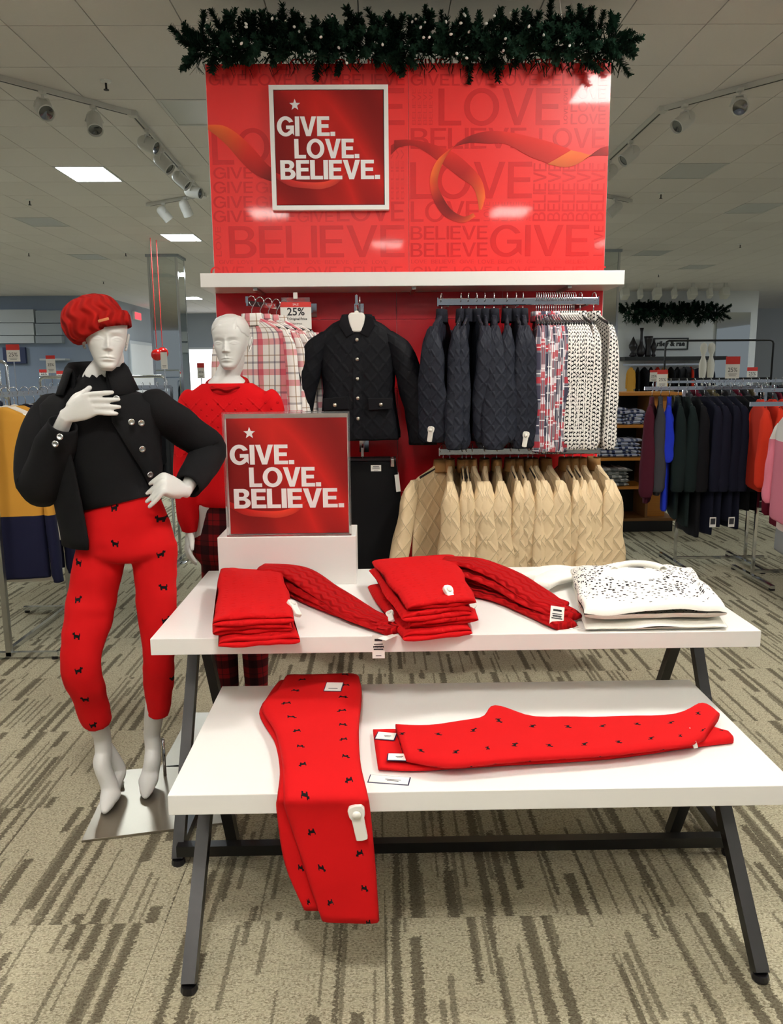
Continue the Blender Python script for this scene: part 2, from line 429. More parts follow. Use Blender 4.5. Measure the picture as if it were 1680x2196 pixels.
# ---- sprinklers
for px, py, lb in ((228, 190, 'white ceiling sprinkler head, largest one, above the left track rail'), (64, 438, 'ceiling sprinkler head left of the large lit panel'), (62, 548, 'small ceiling sprinkler head above the left soffit'),
                   (270, 548, 'small ceiling sprinkler head left of the mirrored column'), (222, 608, 'tiny ceiling sprinkler head above the red beret'), (1418, 424, 'ceiling sprinkler head right of the red wall'),
                   (1588, 530, 'ceiling sprinkler head far right under the ceiling'), (1413, 593, 'tiny ceiling sprinkler head right of the white shelf')):
    p = atZ(px, py, ZC - .05)
    t = thing('sprinkler', lb, 'sprinkler', (p.x, p.y, ZC), 0, 'ceiling sprinklers')
    MB().lathe([(.0, .0), (.038, .0), (.034, -.01), (.014, -.016), (.0, -.016)], n=12).build('escutcheon', M['white_gloss'], t)
    MB().cyl((0, 0, -.012), (0, 0, -.055), .007, n=8).lathe([(.0, -.055), (.018, -.056), (.018, -.06), (.0, -.061)], n=10).build('nozzle', M['black_plastic'], t)
# ---- walls
def wallmat(name, rgb, rough=.7):
    m = NM(name, srgb(*rgb), rough, 0, .3); nz = m.noise(m.pos(), 2.5, 3)
    m.color(m.mix(nz, [c * .95 for c in srgb(*rgb)[:3]] + [1], srgb(*rgb))); return m.m
M['w_blue'] = wallmat('blue_grey_wall_paint', (152, 165, 186)); M['w_pale'] = wallmat('pale_grey_wall_paint', (205, 210, 214))
M['w_white'] = wallmat('white_wall_paint', (232, 234, 234)); M['w_grey'] = wallmat('grey_wall_paint', (168, 176, 184))
def wall(name, lo, hi, mat): return tag(MB().box2(lo, hi).build(name, M[mat]), kind='structure')
wl = wall('wall_left', (-16, 20, 0), (-6.75, 20.2, ZC), 'w_blue')
wall('wall_left_return', (-6.95, 20.2, 0), (-6.75, 26, ZC), 'w_grey')
wb = wall('wall_back', (-6.75, 26, 0), (5.2, 26.2, ZC), 'w_grey')
wr = wall('wall_right', (5.25, 20, 0), (9.25, 20.2, ZC), 'w_white')
wall('wall_right_return', (9.25, 20, 0), (9.4, 25.8, ZC), 'w_white')
wall('wall_far_right', (9.4, 25.8, 0), (16, 26, ZC), 'w_pale')
# soffit boards on the left wall
for (x0, x1, y0, y1, mt) in ((0, 79, 665, 692, 'w_pale'), (81, 138, 667, 693, 'w_grey'), (0, 79, 694, 719, 'w_pale'), (81, 138, 695, 719, 'w_grey'), (0, 79, 721, 736, 'w_pale'), (81, 138, 721, 736, 'w_grey')):
    a = atY(x0, y0, 19.95); b = atY(x1, y1, 19.95)
    if x0 == 0: a.x -= 5
    MB().box2((a.x, 19.8, b.z), (b.x, 20, a.z)).build('soffit_board', M[mt], wl)
# dark poster and ledge on the left wall
t = MB().box2(tuple(atY(8, 780, 19.9)), tuple(atY(56, 745, 19.98))).build('wall_poster', plain('dark_blue_poster', (44, 54, 92), .5)); tag(t, 'dark blue poster on the left wall behind a sale card', 'poster')
t = MB().box2(tuple(atY(85, 773, 19.7)), tuple(atY(150, 769, 20))).build('wall_ledge', M['w_pale']); tag(t, 'thin pale ledge on the blue grey wall left of the beret', 'ledge')
t = thing('double_door', 'tall white panel door in the grey side wall behind the black jacket mannequin', 'door', (-6.745, 22, 0))
MB().box2((0, 0, 0), (.05, 3.0, 2.35)).build('door_leaf', M['w_white'], t)
MB().box2((0, -.08, 0), (.06, 0, 2.43)).box2((0, 3.0, 0), (.06, 3.08, 2.43)).box2((0, 0, 2.35), (.06, 3.0, 2.43)).build('door_frame', M['w_pale'], t)
p = atY(294, 678, 21.5); ye = 21.5 * (-6.715 / p.x); p = atY(294, 678, ye)
t = thing('exit_sign', 'red exit sign high on the grey wall right of the beret', 'sign', (-6.718, ye, p.z), R(90))
MB().box2((-.30, -.03, -.11), (.30, .032, .11)).build('housing', M['white_plastic'], t)
MB().box2((-.28, -.036, -.09), (.28, -.03, .09)).build('red_face', NM('exit_red_glow', srgb(220, 40, 50), .4, emit=(1, .08, .1, 1), estr=1.2).m, t)
# glowing entrance seen far behind the mirrored column
t = thing('entrance_doors', 'bright glazed store entrance far behind the clothes racks', 'door', (-5.2, 25.98, 0))
MB().box2((-1.1, -.06, 0), (1.1, 0, 2.3)).build('daylit_glass', NM('daylit_glass', (1, 1, 1, 1), .1, emit=(.95, .98, 1, 1), estr=1.6).m, t)
fr = MB()
for xx in (-1.13, 0, 1.13): fr.box2((xx - .03, -.09, 0), (xx + .03, 0, 2.36))
fr.box2((-1.13, -.09, 2.3), (1.13, 0, 2.36)); fr.build('door_frame', M['w_pale'], t)
for z0, z1, mt in ((2.55, 2.85, 'w_pale'), (2.2, 2.5, 'w_pale')):
    MB().box2((-4.0, 25.85, z0), (5.2, 26, z1)).build('soffit_board', M[mt], wb)
# ---- mirrored columns
def column(cx, cy, w, label):
    t = thing('mirrored_column', label, 'column', (cx, cy, 0))
    h = w / 2
    MB().box2((-h + .004, -h + .004, 0), (h - .004, h - .004, ZC)).build('core', M['w_grey'], t)
    for s, nm in (((0, -h, 0), 'f'), ((h, 0, 0), 'r'), ((-h, 0, 0), 'l'), ((0, h, 0), 'b')):
        if nm in 'fb': MB().box2((-h + .03, s[1] - .006, .1), (h - .03, s[1] + .006, ZC - .03)).build('mirror_panel', M['mirror'], t)
        else: MB().box2((s[0] - .006, -h + .03, .1), (s[0] + .006, h - .03, ZC - .03)).build('mirror_panel', M['mirror'], t)
    for a in (-1, 1):
        for b in (-1, 1):
            MB().box((a * (h - .008), b * (h - .008), ZC / 2), (.034, .034, ZC - .002)).build('corner_trim', M['chrome'], t)
    MB().box2((-h - .03, -h - .03, ZC - .04), (h + .03, h + .03, ZC)).build('top_collar', M['w_grey'], t)
column(-3.47, 13.6, .47, 'mirror clad column with chrome corners behind the mannequins')
column(3.66, 13.4, .47, 'mirror clad column partly hidden behind the right end of the white shelf')
column(7.15, 13.0, .47, 'mirror clad column at the right photo edge')
# ---- ceiling track rails and spotlights
M['spot_white'] = plain('spotlight_white_enamel', (214, 213, 206), .4)
M['spot_lens'] = plain('spotlight_lens', (120, 122, 124), .12, .8)
def spotlight(px, py, aim, label):
    p = atZ(px, py, ZC - .13)
    t = thing('track_spotlight', label, 'spotlight', (p.x, p.y, ZC - .035), 0, 'track spotlights')
    d = Vector(aim).normalized(); c = Vector((0, 0, -.11))
    MB().box((0, 0, -.01), (.035, .05, .02)).cyl((0, 0, -.02), (0, 0, -.05), .008, n=8).build('track_adapter', M['spot_white'], t)
    x = d.orthogonal().normalized() if abs(d.z) > .99 else d.cross(Vector((0, 0, 1))).normalized()
    yk = MB()
    for s in (-1, 1): yk.bar(c + x * s * .058 + Vector((0, 0, 0)), Vector((0, 0, -.045)) + x * s * .03, .008, .016)
    yk.bar(Vector((0, 0, -.045)) - x * .032, Vector((0, 0, -.045)) + x * .032, .014, .008)
    yk.build('yoke', M['spot_white'], t)
    prof = [(-.085, .02), (-.078, .038), (-.06, .05), (-.03, .054), (.07, .054), (.085, .056), (.088, .05), (.07, .047)]
    pts = [c + d * a for a, r in prof]
    # ring list built by hand so that the lip folds inward
    u = x; w = d.cross(u)
    MB().loft([[c + d * a + (u * math.cos(2 * PI * k / 18) + w * math.sin(2 * PI * k / 18)) * r for k in range(18)] for a, r in prof], True, True, False).build('can', M['spot_white'], t, True, auto=50)
    MB().loft([[c + d * a + (u * math.cos(2 * PI * k / 18) + w * math.sin(2 * PI * k / 18)) * r for k in range(18)] for a, r in ((.07, .0475), (.066, .03), (.06, .012))], True, False, True).build('lens', M['spot_lens'], t, True)
def track(pts, label):
    t = thing('track_rail', label, 'track rail', (pts[0][0], pts[0][1], ZC))
    for a, b in zip(pts, pts[1:]):
        a3 = Vector((a[0], a[1], ZC - .018)); b3 = Vector((b[0], b[1], ZC - .018))
        sg = MB().bar(a3, b3, .036, .034).build('rail_section', M['spot_white'], t, world=True)
        dd = (b3 - a3).normalized() * .05
        MB().bar(a3 + dd + Vector((0, 0, -.0155)), b3 - dd + Vector((0, 0, -.0155)), .012, .006).build('slot', M['black_plastic'], sg, world=True)
    for a in pts[1:-1]: MB().box((a[0], a[1], ZC - .02), (.06, .06, .038)).build('corner_joint', M['spot_white'], t, world=True)
track([(-3.3, 4.6), (-1.79, 6.30), (-1.86, 9.0), (-2.6, 9.5)], 'white track light rail bending across the left ceiling')
track([(3.6, 4.57), (2.12, 6.25), (2.12, 8.85), (2.9, 9.45)], 'white track light rail bending across the right ceiling')
for px, py, aim, lb in ((93, 228, (.55, -.75, -.62), 'white track spotlight nearest the left photo edge'),
                        (202, 258, (.25, -.6, -.85), 'white track spotlight, second from the left photo edge'),
                        (318, 306, (.75, -.25, -.35), 'white track spotlight just past the bend of the left rail'),
                        (350, 345, (.8, -.2, -.75), 'white track spotlight, second after the bend of the left rail'),
                        (388, 382, (.8, -.1, -.7), 'white track spotlight, third after the bend of the left rail'),
                        (414, 408, (1, -.3, -.25), 'white track spotlight closest to the red wall on the left rail'),
                        (352, 455, (.6, .4, -.8), 'white track spotlight at the far end of the left rail'),
                        (398, 443, (.3, .5, -.9), 'white track spotlight, second from the far end of the left rail'),
                        (1586, 222, (-.25, -.8, -.35), 'white track spotlight nearest the right photo edge'),
                        (1468, 255, (-.8, -.35, -.6), 'white track spotlight before the bend of the right rail'),
                        (1352, 328, (-.8, -.2, -.65), 'white track spotlight just past the bend of the right rail'),
                        (1306, 368, (-.8, .1, -.7), 'white track spotlight half hidden by the red wall edge on the right'),
                        (1320, 445, (-.8, .2, -.7), 'white track spotlight at the far end of the right rail')):
    spotlight(px, py, aim, lb)
# ================================================================== LETTERING
def arc(cx, cy, rx, ry, a0, a1, n=14):
    return [(cx + rx * math.cos(R(lerp(a0, a1, k / n))), cy + ry * math.sin(R(lerp(a0, a1, k / n)))) for k in range(n + 1)]
def glyph(ch, s):
    h = s * .86
    if ch == 'I': return s, [[(0, 0), (s, 0), (s, 1), (0, 1)]]
    if ch == 'L': return .58, [[(0, 0), (.58, 0), (.58, h), (s, h), (s, 1), (0, 1)]]
    if ch == 'E':
        m0, m1 = .51 - h / 2, .51 + h / 2
        return .62, [[(0, 0), (.62, 0), (.62, h), (s, h), (s, m0), (.57, m0), (.57, m1), (s, m1), (s, 1 - h), (.61, 1 - h), (.61, 1), (0, 1)]]
    if ch == 'V':
        w = .80; return w, [[(w / 2 - s * .52, 0), (w / 2 + s * .52, 0), (w, 1), (w - s * 1.05, 1), (w / 2, s * 1.35), (s * 1.05, 1), (0, 1)]]
    if ch == 'O':
        w = .9; return w, [arc(w / 2, .5, w / 2, .515, 0, 352, 30), arc(w / 2, .5, w / 2 - s, .515 - h, 0, -352, 26)]
    if ch == 'G':
        w = .86; a, b = w / 2, .515
        o = arc(a, .5, a, b, 28, 318, 26); i = arc(a, .5, a - s, b - h, 318, 36, 24)
        return w, [o + [(w - .02, .03), (w - .02, .54), (a + .02, .54), (a + .02, .54 - h), (w - s, .54 - h), (w - s - .02, .28)] + i]
    if ch == 'B':
        o = [(0, 0)] + arc(.40, .275, .30, .275, -90, 82, 12) + arc(.38, .755, .27, .245, -60, 90, 12) + [(0, 1)]
        h1 = [(s, .5 - h * .5)] + [(p[0], p[1]) for p in arc(.38, .5 - h * .5 - (.5 - h * 1.5) / 2, .30 - s * .9, (.5 - h * 1.5) / 2, 90, -90, 8)] + [(s, h)]
        h2 = [(s, 1 - h)] + arc(.36, 1 - h - (.5 - h * 1.5) / 2, .27 - s * .9, (.5 - h * 1.5) / 2, 90, -90, 8) + [(s, .5 + h * .5)]
        return .70, [o, h1, h2]
    if ch == '.': return s * 1.1, [[(0, 0), (s * 1.1, 0), (s * 1.1, s), (0, s)]]
    return .3, []
def word_width(w, s, sp): return sum(glyph(c, s)[0] for c in w) + sp * (len(w) - 1)
class Letters:
    def __init__(self): self.sp = []
    def add(self, word, x0, z0, x1, z1, stem=.17, gap=.075, vert=False):
        W_ = word_width(word, stem, gap)
        x = 0.0
        for c in word:
            w, cs = glyph(c, stem)
            for ct in cs:
                pts = []
                for (u, v) in ct:
                    if vert: pts.append((x1 - (x1 - x0) * v, z0 + (z1 - z0) * (x + u) / W_))   # reads upwards
                    else: pts.append((x0 + (x1 - x0) * (x + u) / W_, z0 + (z1 - z0) * v))
                self.sp.append(pts)
            x += w + gap
    def poly(self, pts): self.sp.append(pts)
    def mesh(self, name, mat, depth=.0004):
        cu = bpy.data.curves.new(name, 'CURVE'); cu.dimensions = '2D'; cu.fill_mode = 'BOTH'; cu.extrude = depth
        for pts in self.sp:
            s = cu.splines.new('POLY'); s.points.add(len(pts) - 1); s.use_cyclic_u = True
            for p, q in zip(s.points, pts): p.co = (q[0], q[1], 0, 1)
        o = bpy.data.objects.new(name, cu)
        me = bpy.data.meshes.new_from_object(o); me.name = name
        bpy.data.objects.remove(o); bpy.data.curves.remove(cu)
        me.materials.clear(); me.materials.append(mat)
        return me
def upright(me_name, L, mat, parent, y, depth=.0004, origin=(0, 0, 0)):
    # letters drawn in x,z world; the sheet stands facing -Y at depth y
    me = L.mesh(me_name, mat, depth)
    for v in me.vertices: v.co = Vector((v.co.x, y - v.co.z, v.co.y))
    return link(me_name, me, parent, True)
def small_text(name, txt, size, mat, parent, loc, rot, depth=.0003, align='CENTER', bold=0.0):
    cu = bpy.data.curves.new(name, 'FONT'); cu.body = txt; cu.size = size; cu.align_x = align; cu.align_y = 'CENTER'; cu.extrude = depth; cu.offset = bold
    cu.resolution_u = 2
    o = bpy.data.objects.new(name, cu); me = bpy.data.meshes.new_from_object(o)
    bpy.data.objects.remove(o); bpy.data.curves.remove(cu)
    me.materials.clear(); me.materials.append(mat)
    return link(name, me, parent, False, loc, rot)
# ================================================================== RED DISPLAY WALL
YW = 4.3; XL, XR, ZT = -.852, 1.195, 3.03
dw = thing('display_wall', 'tall red display wall printed with overlapping words, in the centre', 'display wall', ((XL + XR) / 2, YW + .25, 0))
MB().box2((XL, YW + .008, 0), (XR, YW + .5, ZT)).build('core', M['w_white'], dw, world=True, bevel=.003)
def redmat(name, rgb, rough, coat):
    m = NM(name, srgb(*rgb), rough, 0, .35, coat=coat); return m.m
M['redprint'] = redmat('red_printed_vinyl', (234, 46, 44), .40, .22)
M['redlow'] = redmat('red_gloss_panel', (226, 28, 40), .3, .3)
XM = atY(877, 400, YW).x
for a, b in ((XL + .004, XM - .0008), (XM + .0008, XR - .004)):
    MB().box2((a, YW, 1.95), (b, YW + .01, ZT - .002)).build('printed_panel', M['redprint'], dw, world=True)
zs = [.12, .55, .86, 1.42, 1.78, 1.949]; xs = [XL + .004, -.47, .1, .66, XR - .004]
for i in range(4):
    for j in range(5):
        MB().box2((xs[i] + .0008, YW, zs[j] + .0008), (xs[i + 1] - .0008, YW + .01, zs[j + 1] - .0008)).build('gloss_panel', M['redlow'], dw, world=True)
MB().box2((XL, YW - .002, 0), (XR, YW + .01, .118)).build('kick_plate', M['steel'], dw, world=True)
M['word_a'] = redmat('word_print_deep', (208, 26, 27), .40, .22); M['word_b'] = redmat('word_print_soft', (217, 34, 33), .40, .22)
LA, LB = Letters(), Letters()
def W_(L, word, x0, y0, x1, y1, vert=False, stem=.15):
    a = atY(x0, y0, YW); b = atY(x1, y1, YW)
    L.add(word, a.x, min(a.z, b.z), b.x, max(a.z, b.z), stem, .07, vert)
for wd, x0, x1 in (('GIVE', 447, 529), ('LOVE', 535, 627), ('LOVE', 633, 727), ('BELIEVE', 733, 868), ('GIVE', 881, 964), ('LOVE', 970, 1059), ('LOVE', 1063, 1153), ('BELIEVE', 1160, 1303)):
    W_(LA, wd, x0, 159, x1, 183); W_(LB, wd, x0 + 4, 564 + 8, x1 - 4, 597)
for wd, x0, x1 in (('LOVE', 600, 700), ('BELIEVE', 720, 866), ('GIVE', 884, 960), ('LOVE', 985, 1075), ('BELIEVE', 1095, 1190), ('LOVE', 1200, 1300)): W_(LB, wd, x0, 126, x1, 150)
W_(LA, 'LOVE', 941, 190, 1201, 268); W_(LA, 'LOVE', 600, 190, 868, 268)
for y0, y1 in ((189, 211), (217, 239), (244, 266)): W_(LA, 'LOVE', 1225, y0, 1299, y1)
for x in (884, 896, 908, 920): W_(LB, 'BELIEVE', x, 190, x + 8, 268, True)
for y0, y1 in ((228, 266), (190, 224)): W_(LA, 'LOVE', 1210, y0, 1217, y1, True)
W_(LA, 'BELIEVE', 881, 275, 1129, 318); W_(LA, 'LOVE', 1157, 275, 1298, 317)
W_(LA, 'LOVE', 880, 348, 1141, 425)
for x0, x1 in ((1145, 1170), (1177, 1201), (1208, 1232), (1239, 1264), (1270, 1295)): W_(LA, 'BELIEVE', x0, 350, x1, 474, True)
W_(LA, 'LOVE', 881, 432, 1029, 475)
for k in range(4): W_(LB, 'LOVE', 1038 + k * 19, 433, 1051 + k * 19, 474, True)
for k in range(3): W_(LB, 'LOVE', 1112, 433 + k * 15, 1140, 443 + k * 15)
W_(LA, 'BELIEVE', 881, 485, 1046, 513); W_(LA, 'BELIEVE', 881, 521, 1046, 550); W_(LA, 'GIVE', 1052, 483, 1263, 549); W_(LA, 'LOVE', 1275, 484, 1293, 549, True)
x = 882; k = 0
while x < 1270:
    wd = ('LOVE', 'BELIEVE', 'GIVE')[k % 3]; w = {'LOVE': 34, 'BELIEVE': 52, 'GIVE': 31}[wd]
    if x + w > 1296: break
    W_(LB, wd, x, 557, x + w, 565); x += w + 9; k += 1
x = 470; k = 0
while x + 52 < 870:
    wd = ('GIVE', 'LOVE', 'BELIEVE')[k % 3]; w = {'LOVE': 34, 'BELIEVE': 52, 'GIVE': 31}[wd]
    W_(LB, wd, x, 558, x + w, 566); x += w + 9; k += 1
W_(LA, 'LOVE', 453, 276, 705, 352)
for y0, y1 in ((359, 383), (390, 414), (421, 446), (452, 476)):
    W_(LA, 'GIVE', 457, y0, 543, y1); W_(LB, 'GIVE', 548, y0, 634, y1)
W_(LB, 'GIVE', 638, 452, 716, 476); W_(LA, 'LOVE', 722, 433, 868, 474)
W_(LA, 'BELIEVE', 490, 485, 868, 551); W_(LB, 'LOVE', 461, 486, 476, 550, True)
for k in range(3): W_(LB, 'BELIEVE', 838 + k * 11, 300, 845 + k * 11, 428, True)
upright('printed_words', LA, M['word_a'], dw, YW - .0006)
upright('printed_faint_words', LB, M['word_b'], dw, YW - .0004)
# printed ribbon
def ribbon(name, strips, mat, parent, y, cvt):
    mb = MB(); cols = []
    for st in strips:
        n = len(st)
        top = catmull([(*cvt(*a), 0) for a, b, c in st], 5); bot = catmull([(*cvt(*b), 0) for a, b, c in st], 5)
        m = len(top); b0 = len(mb.v)
        for i in range(m):
            t = i / (m - 1) * (n - 1); k = min(int(t), n - 2); fr = t - k
            c = [lerp(st[k][2][q], st[k + 1][2][q], fr) for q in range(3)]
            for q in range(4):
                p = top[i].lerp(bot[i], q / 3); mb.v.append((p.x, y, p.y)); sh = 1.0 - .18 * (q / 3)
                cols.append(tuple(v * sh for v in c))
        for i in range(m - 1):
            for q in range(3):
                a = b0 + i * 4 + q; mb.face((a, a + 1, a + 5, a + 4))
    o = mb.build(name, mat, parent, True, world=True)
    at = o.data.color_attributes.new('print', 'FLOAT_COLOR', 'POINT')
    for d, c in zip(at.data, cols): d.color = srgb(*c)
    return o
mm = NM('printed_ribbon_ink', (1, 1, 1, 1), .5, 0, .3); an = mm.n('ShaderNodeAttribute', attribute_name='print'); mm.color(an.outputs['Color']); M['ribbon'] = mm.m
OR, RD, DK, MR = (244, 106, 46), (226, 44, 34), (150, 26, 24), (196, 34, 30)
def c2(x, y): p = atY(380 + x / 3.36, y / 3.36, YW); return (p.x, p.z)
def c3(x, y): p = atY(850 + x / 3.294, y / 3.294, YW); return (p.x, p.z)
ribbon('printed_ribbon', [[((222, 900), (222, 935), OR), ((330, 905), (290, 985), OR), ((430, 960), (370, 1060), (240, 84, 42)), ((540, 1060), (470, 1175), RD), ((650, 1185), (570, 1262), MR), ((700, 1220), (700, 1315), DK)],
                          [((1540, 1050), (1540, 1118), MR), ((1600, 1015), (1600, 1062), DK), ((1652, 1008), (1652, 1048), DK)]], M['ribbon'], dw, YW - .0016, c2)
ribbon('printed_ribbon', [[((-14, 992), (-14, 1052), DK), ((100, 988), (105, 1028), MR), ((230, 1010), (210, 1075), MR), ((400, 1075), (300, 1140), RD), ((520, 1170), (450, 1255), MR), ((600, 1265), (540, 1320), (230, 70, 40)), ((628, 1380), (572, 1400), OR), ((605, 1480), (585, 1485), OR)]], M['ribbon'], dw, YW - .0019, c3)
ribbon('printed_ribbon', [[((425, 1020), (400, 1045), RD), ((300, 1120), (345, 1120), OR), ((245, 1230), (300, 1235), OR), ((242, 1330), (298, 1320), (230, 70, 40)), ((275, 1440), (345, 1420), DK), ((350, 1535), (400, 1490), DK), ((470, 1575), (480, 1530), (205, 60, 40)), ((560, 1530), (545, 1505), OR)]], M['ribbon'], dw, YW - .0025, c3)
ribbon('printed_ribbon', [[((430, 1010), (405, 1040), MR), ((520, 960), (520, 1010), DK), ((640, 928), (650, 1015), MR), ((760, 930), (780, 1020), RD), ((900, 955), (940, 1105), RD), ((1090, 1005), (1060, 1150), RD), ((1235, 1060), (1065, 1160), RD)],
                          [((1235, 1062), (1068, 1160), (248, 120, 52)), ((1300, 1075), (1200, 1182), OR), ((1375, 1092), (1300, 1150), OR), ((1440, 1050), (1370, 1105), DK), ((1500, 1030), (1500, 1100), MR)]], M['ribbon'], dw, YW - .0022, c3)
# ================================================================== GIVE LOVE BELIEVE SIGNS
def satin():
    m = NM('printed_red_satin', srgb(190, 20, 20), .6, 0, .2); x, y, z = m.sep(m.uv())
    w = m.noise(m.xyz(m.math('ADD', m.math('MULTIPLY', x, 1.0), m.math('MULTIPLY', y, .55)), m.math('MULTIPLY', y, .25)), 1.7, 1, .4)
    m.color(m.ramp(w, [(.30, srgb(116, 22, 22)), (.45, srgb(150, 28, 26)), (.57, srgb(204, 38, 32)), (.70, srgb(140, 26, 26))])); return m.m
M['satin'] = satin(); M['sign_white'] = plain('sign_white_ink', (244, 244, 242), .5)
def sign_face(parent, c, w, h, y):
    # c = lower left corner in x,z ; all print stands in the plane y
    mb = MB(); mb.v = [(c[0], y, c[1]), (c[0] + w, y, c[1]), (c[0] + w, y, c[1] + h), (c[0], y, c[1] + h)]
    b = MB(); b.box2((c[0], y, c[1]), (c[0] + w, y + .003, c[1] + h))
    o = b.build('printed_card', M['satin'], parent, world=True)
    ul = o.data.uv_layers[0].data
    for l in o.data.loops:
        v = o.data.vertices[l.vertex_index].co; ul[l.index].uv = ((v.x - c[0]) / w, (v.z - c[1]) / h)
    ribbon('printed_ribbon', [[((.0, .285), (.0, .235), (196, 30, 26)), ((.15, .22), (.13, .165), (214, 40, 32)), ((.30, .20), (.30, .145), (230, 60, 44)), ((.45, .205), (.42, .14), (240, 70, 46)), ((.58, .25), (.55, .18), (236, 60, 40)), ((.66, .30), (.66, .27), (200, 36, 30))]],
           M['ribbon'], parent, y - .0006, lambda a, b_: (c[0] + a * w, c[1] + b_ * h))
    L = Letters()
    def put(wd, x0, x1, z0, z1): L.add(wd, c[0] + x0 * w, c[1] + z0 * h, c[0] + x1 * w, c[1] + z1 * h, .215, .035)
    put('GIVE.', .02, .555, .605, .775); put('LOVE.', .175, .775, .41, .58); put('BELIEVE.', .04, .965, .225, .395)
    st = []
    for k in range(10):
        r = .052 * h * (1 if k % 2 == 0 else .42); a = R(90 + 36 * k); st.append((c[0] + .19 * w + r * math.cos(a), c[1] + .875 * h + r * math.sin(a)))
    L.poly(st)
    upright('white_lettering', L, M['sign_white'], parent, y - .0014, .0005)
fs = thing('framed_sign', 'white framed red sign reading GIVE. LOVE. BELIEVE. hung high on the red wall', 'sign', (-.232, 4.28, 2.62))
fx0, fx1, fz0, fz1 = -.531, .065, 2.325, 2.918
fr = MB()
for lo, hi in (((fx0, 4.262, fz0), (fx1, 4.298, fz0 + .022)), ((fx0, 4.262, fz1 - .022), (fx1, 4.298, fz1)), ((fx0, 4.262, fz0 + .022), (fx0 + .022, 4.298, fz1 - .022)), ((fx1 - .022, 4.262, fz0 + .022), (fx1, 4.298, fz1 - .022))): fr.box2(lo, hi)
fr.build('frame', M['white_gloss'], fs, world=True)
MB().box2((fx0 + .02, 4.272, fz0 + .02), (fx1 - .02, 4.296, fz1 - .02)).build('backing', M['black_plastic'], fs, world=True)
sign_face(fs, (fx0 + .024, fz0 + .026), fx1 - fx0 - .05, fz1 - fz0 - .05, 4.268)
sh = thing('wall_shelf', 'long white shelf across the red wall above the hanging clothes', 'shelf', (.175, 4.15, 1.917))
MB().box2((-.86, 4.0, 1.918), (1.211, 4.298, 1.985)).build('board', M['white'], sh, world=True, bevel=.002)
for x in (-.6, .18, .95): MB().box2((x - .01, 4.03, 1.905), (x + .01, 4.298, 1.9178)).build('bracket', M['steel'], sh, world=True)
# ================================================================== TABLES
def table(name, label, x0, x1, y0, y1, z, th, lx0, lx1, fy, by, bar):
    t = thing(name, label, 'table', ((x0 + x1) / 2, (y0 + y1) / 2, 0))
    MB().box2((x0, y0, z - th), (x1, y1, z)).build('tabletop', M['white'], t, world=True, bevel=.002)
    ym = (y0 + y1) / 2; w = .034; zt = z - th
    for x in (lx0, lx1):
        for yf, s in ((fy, -1), (by, 1)):
            a = Vector((x, ym + s * .03, zt - .03)); b = Vector((x, yf, .018))
            lg = MB().bar(a, b, w, w, up=(1, 0, 0)).build('leg', M['black_metal'], t, world=True)
            MB().lathe([(.0, 0), (.02, 0), (.022, .006), (.019, .018), (.0, .02)], (x, yf, 0), 12).build('foot', M['black_plastic'], lg, world=True)
        MB().box2((x - .02, ym - .16, zt - .012), (x + .02, ym + .16, zt - .0005)).box2((x - .019, ym - .085, zt - .05), (x + .019, ym + .085, zt - .012)).build('leg_bracket', M['black_metal'], t, world=True)
        if bar: MB().bar((x, fy + .01, .045), (x, by - .01, .045), .03, .03).build('side_rail', M['black_metal'], t, world=True)
    if bar: MB().bar((lx0, fy, .05), (lx1, fy, .05), .034, .034).build('floor_rail', M['black_metal'], t, world=True)
    MB().bar((lx0, ym, zt - .03), (lx1, ym, zt - .03), .03, .03).build('stretcher', M['black_metal'], t, world=True)
    return t
ZU, ZL = .73, .50
table('display_table', 'taller white display table with black trestle legs, at the back', -.686, 1.140, 2.26, 3.085, ZU, .051, -.64, 1.085, 2.255, 3.06, True)
table('display_table', 'lower white display table with black splayed legs, in front', -.521, 1.012, 1.775, 2.455, ZL, .052, -.485, .937, 1.735, 2.345, False)
# riser block and acrylic sign holder
rb = MB().box2((-.597, 2.853, ZU), (-.09, 3.075, .912)).build('riser_block', M['white'], bevel=.002); tag(rb, 'plain white riser block under the red sign on the taller table', 'riser')
sg = thing('sign_holder', 'clear acrylic stand with red GIVE. LOVE. BELIEVE. sign on the white riser block', 'sign', (-.335, 2.93, .912))
acr = NM('clear_acrylic', (.93, .95, .95, 1), .04, 0, .5, trans=.92); M['acrylic'] = acr.m
sx0, sx1, sz0, sz1 = -.563, -.106, .9125, 1.366
sf = MB()
for lo, hi in (((sx0, 2.862, sz0), (sx0 + .006, 2.905, sz1)), ((sx1 - .006, 2.862, sz0), (sx1, 2.905, sz1)), ((sx0 + .006, 2.862, sz1 - .006), (sx1 - .006, 2.905, sz1)), ((sx0 + .006, 2.862, sz0), (sx1 - .006, 2.905, sz0 + .006))): sf.box2(lo, hi)
sf.build('acrylic_frame', M['acrylic'], sg, world=True)
MB().box2((sx0 + .006, 2.888, sz0 + .006), (sx1 - .006, 2.892, sz1 - .006)).build('white_backing', M['white_plastic'], sg, world=True)
sign_face(sg, (sx0 + .012, sz0 + .008), sx1 - sx0 - .022, sz1 - sz0 - .030, 2.876)
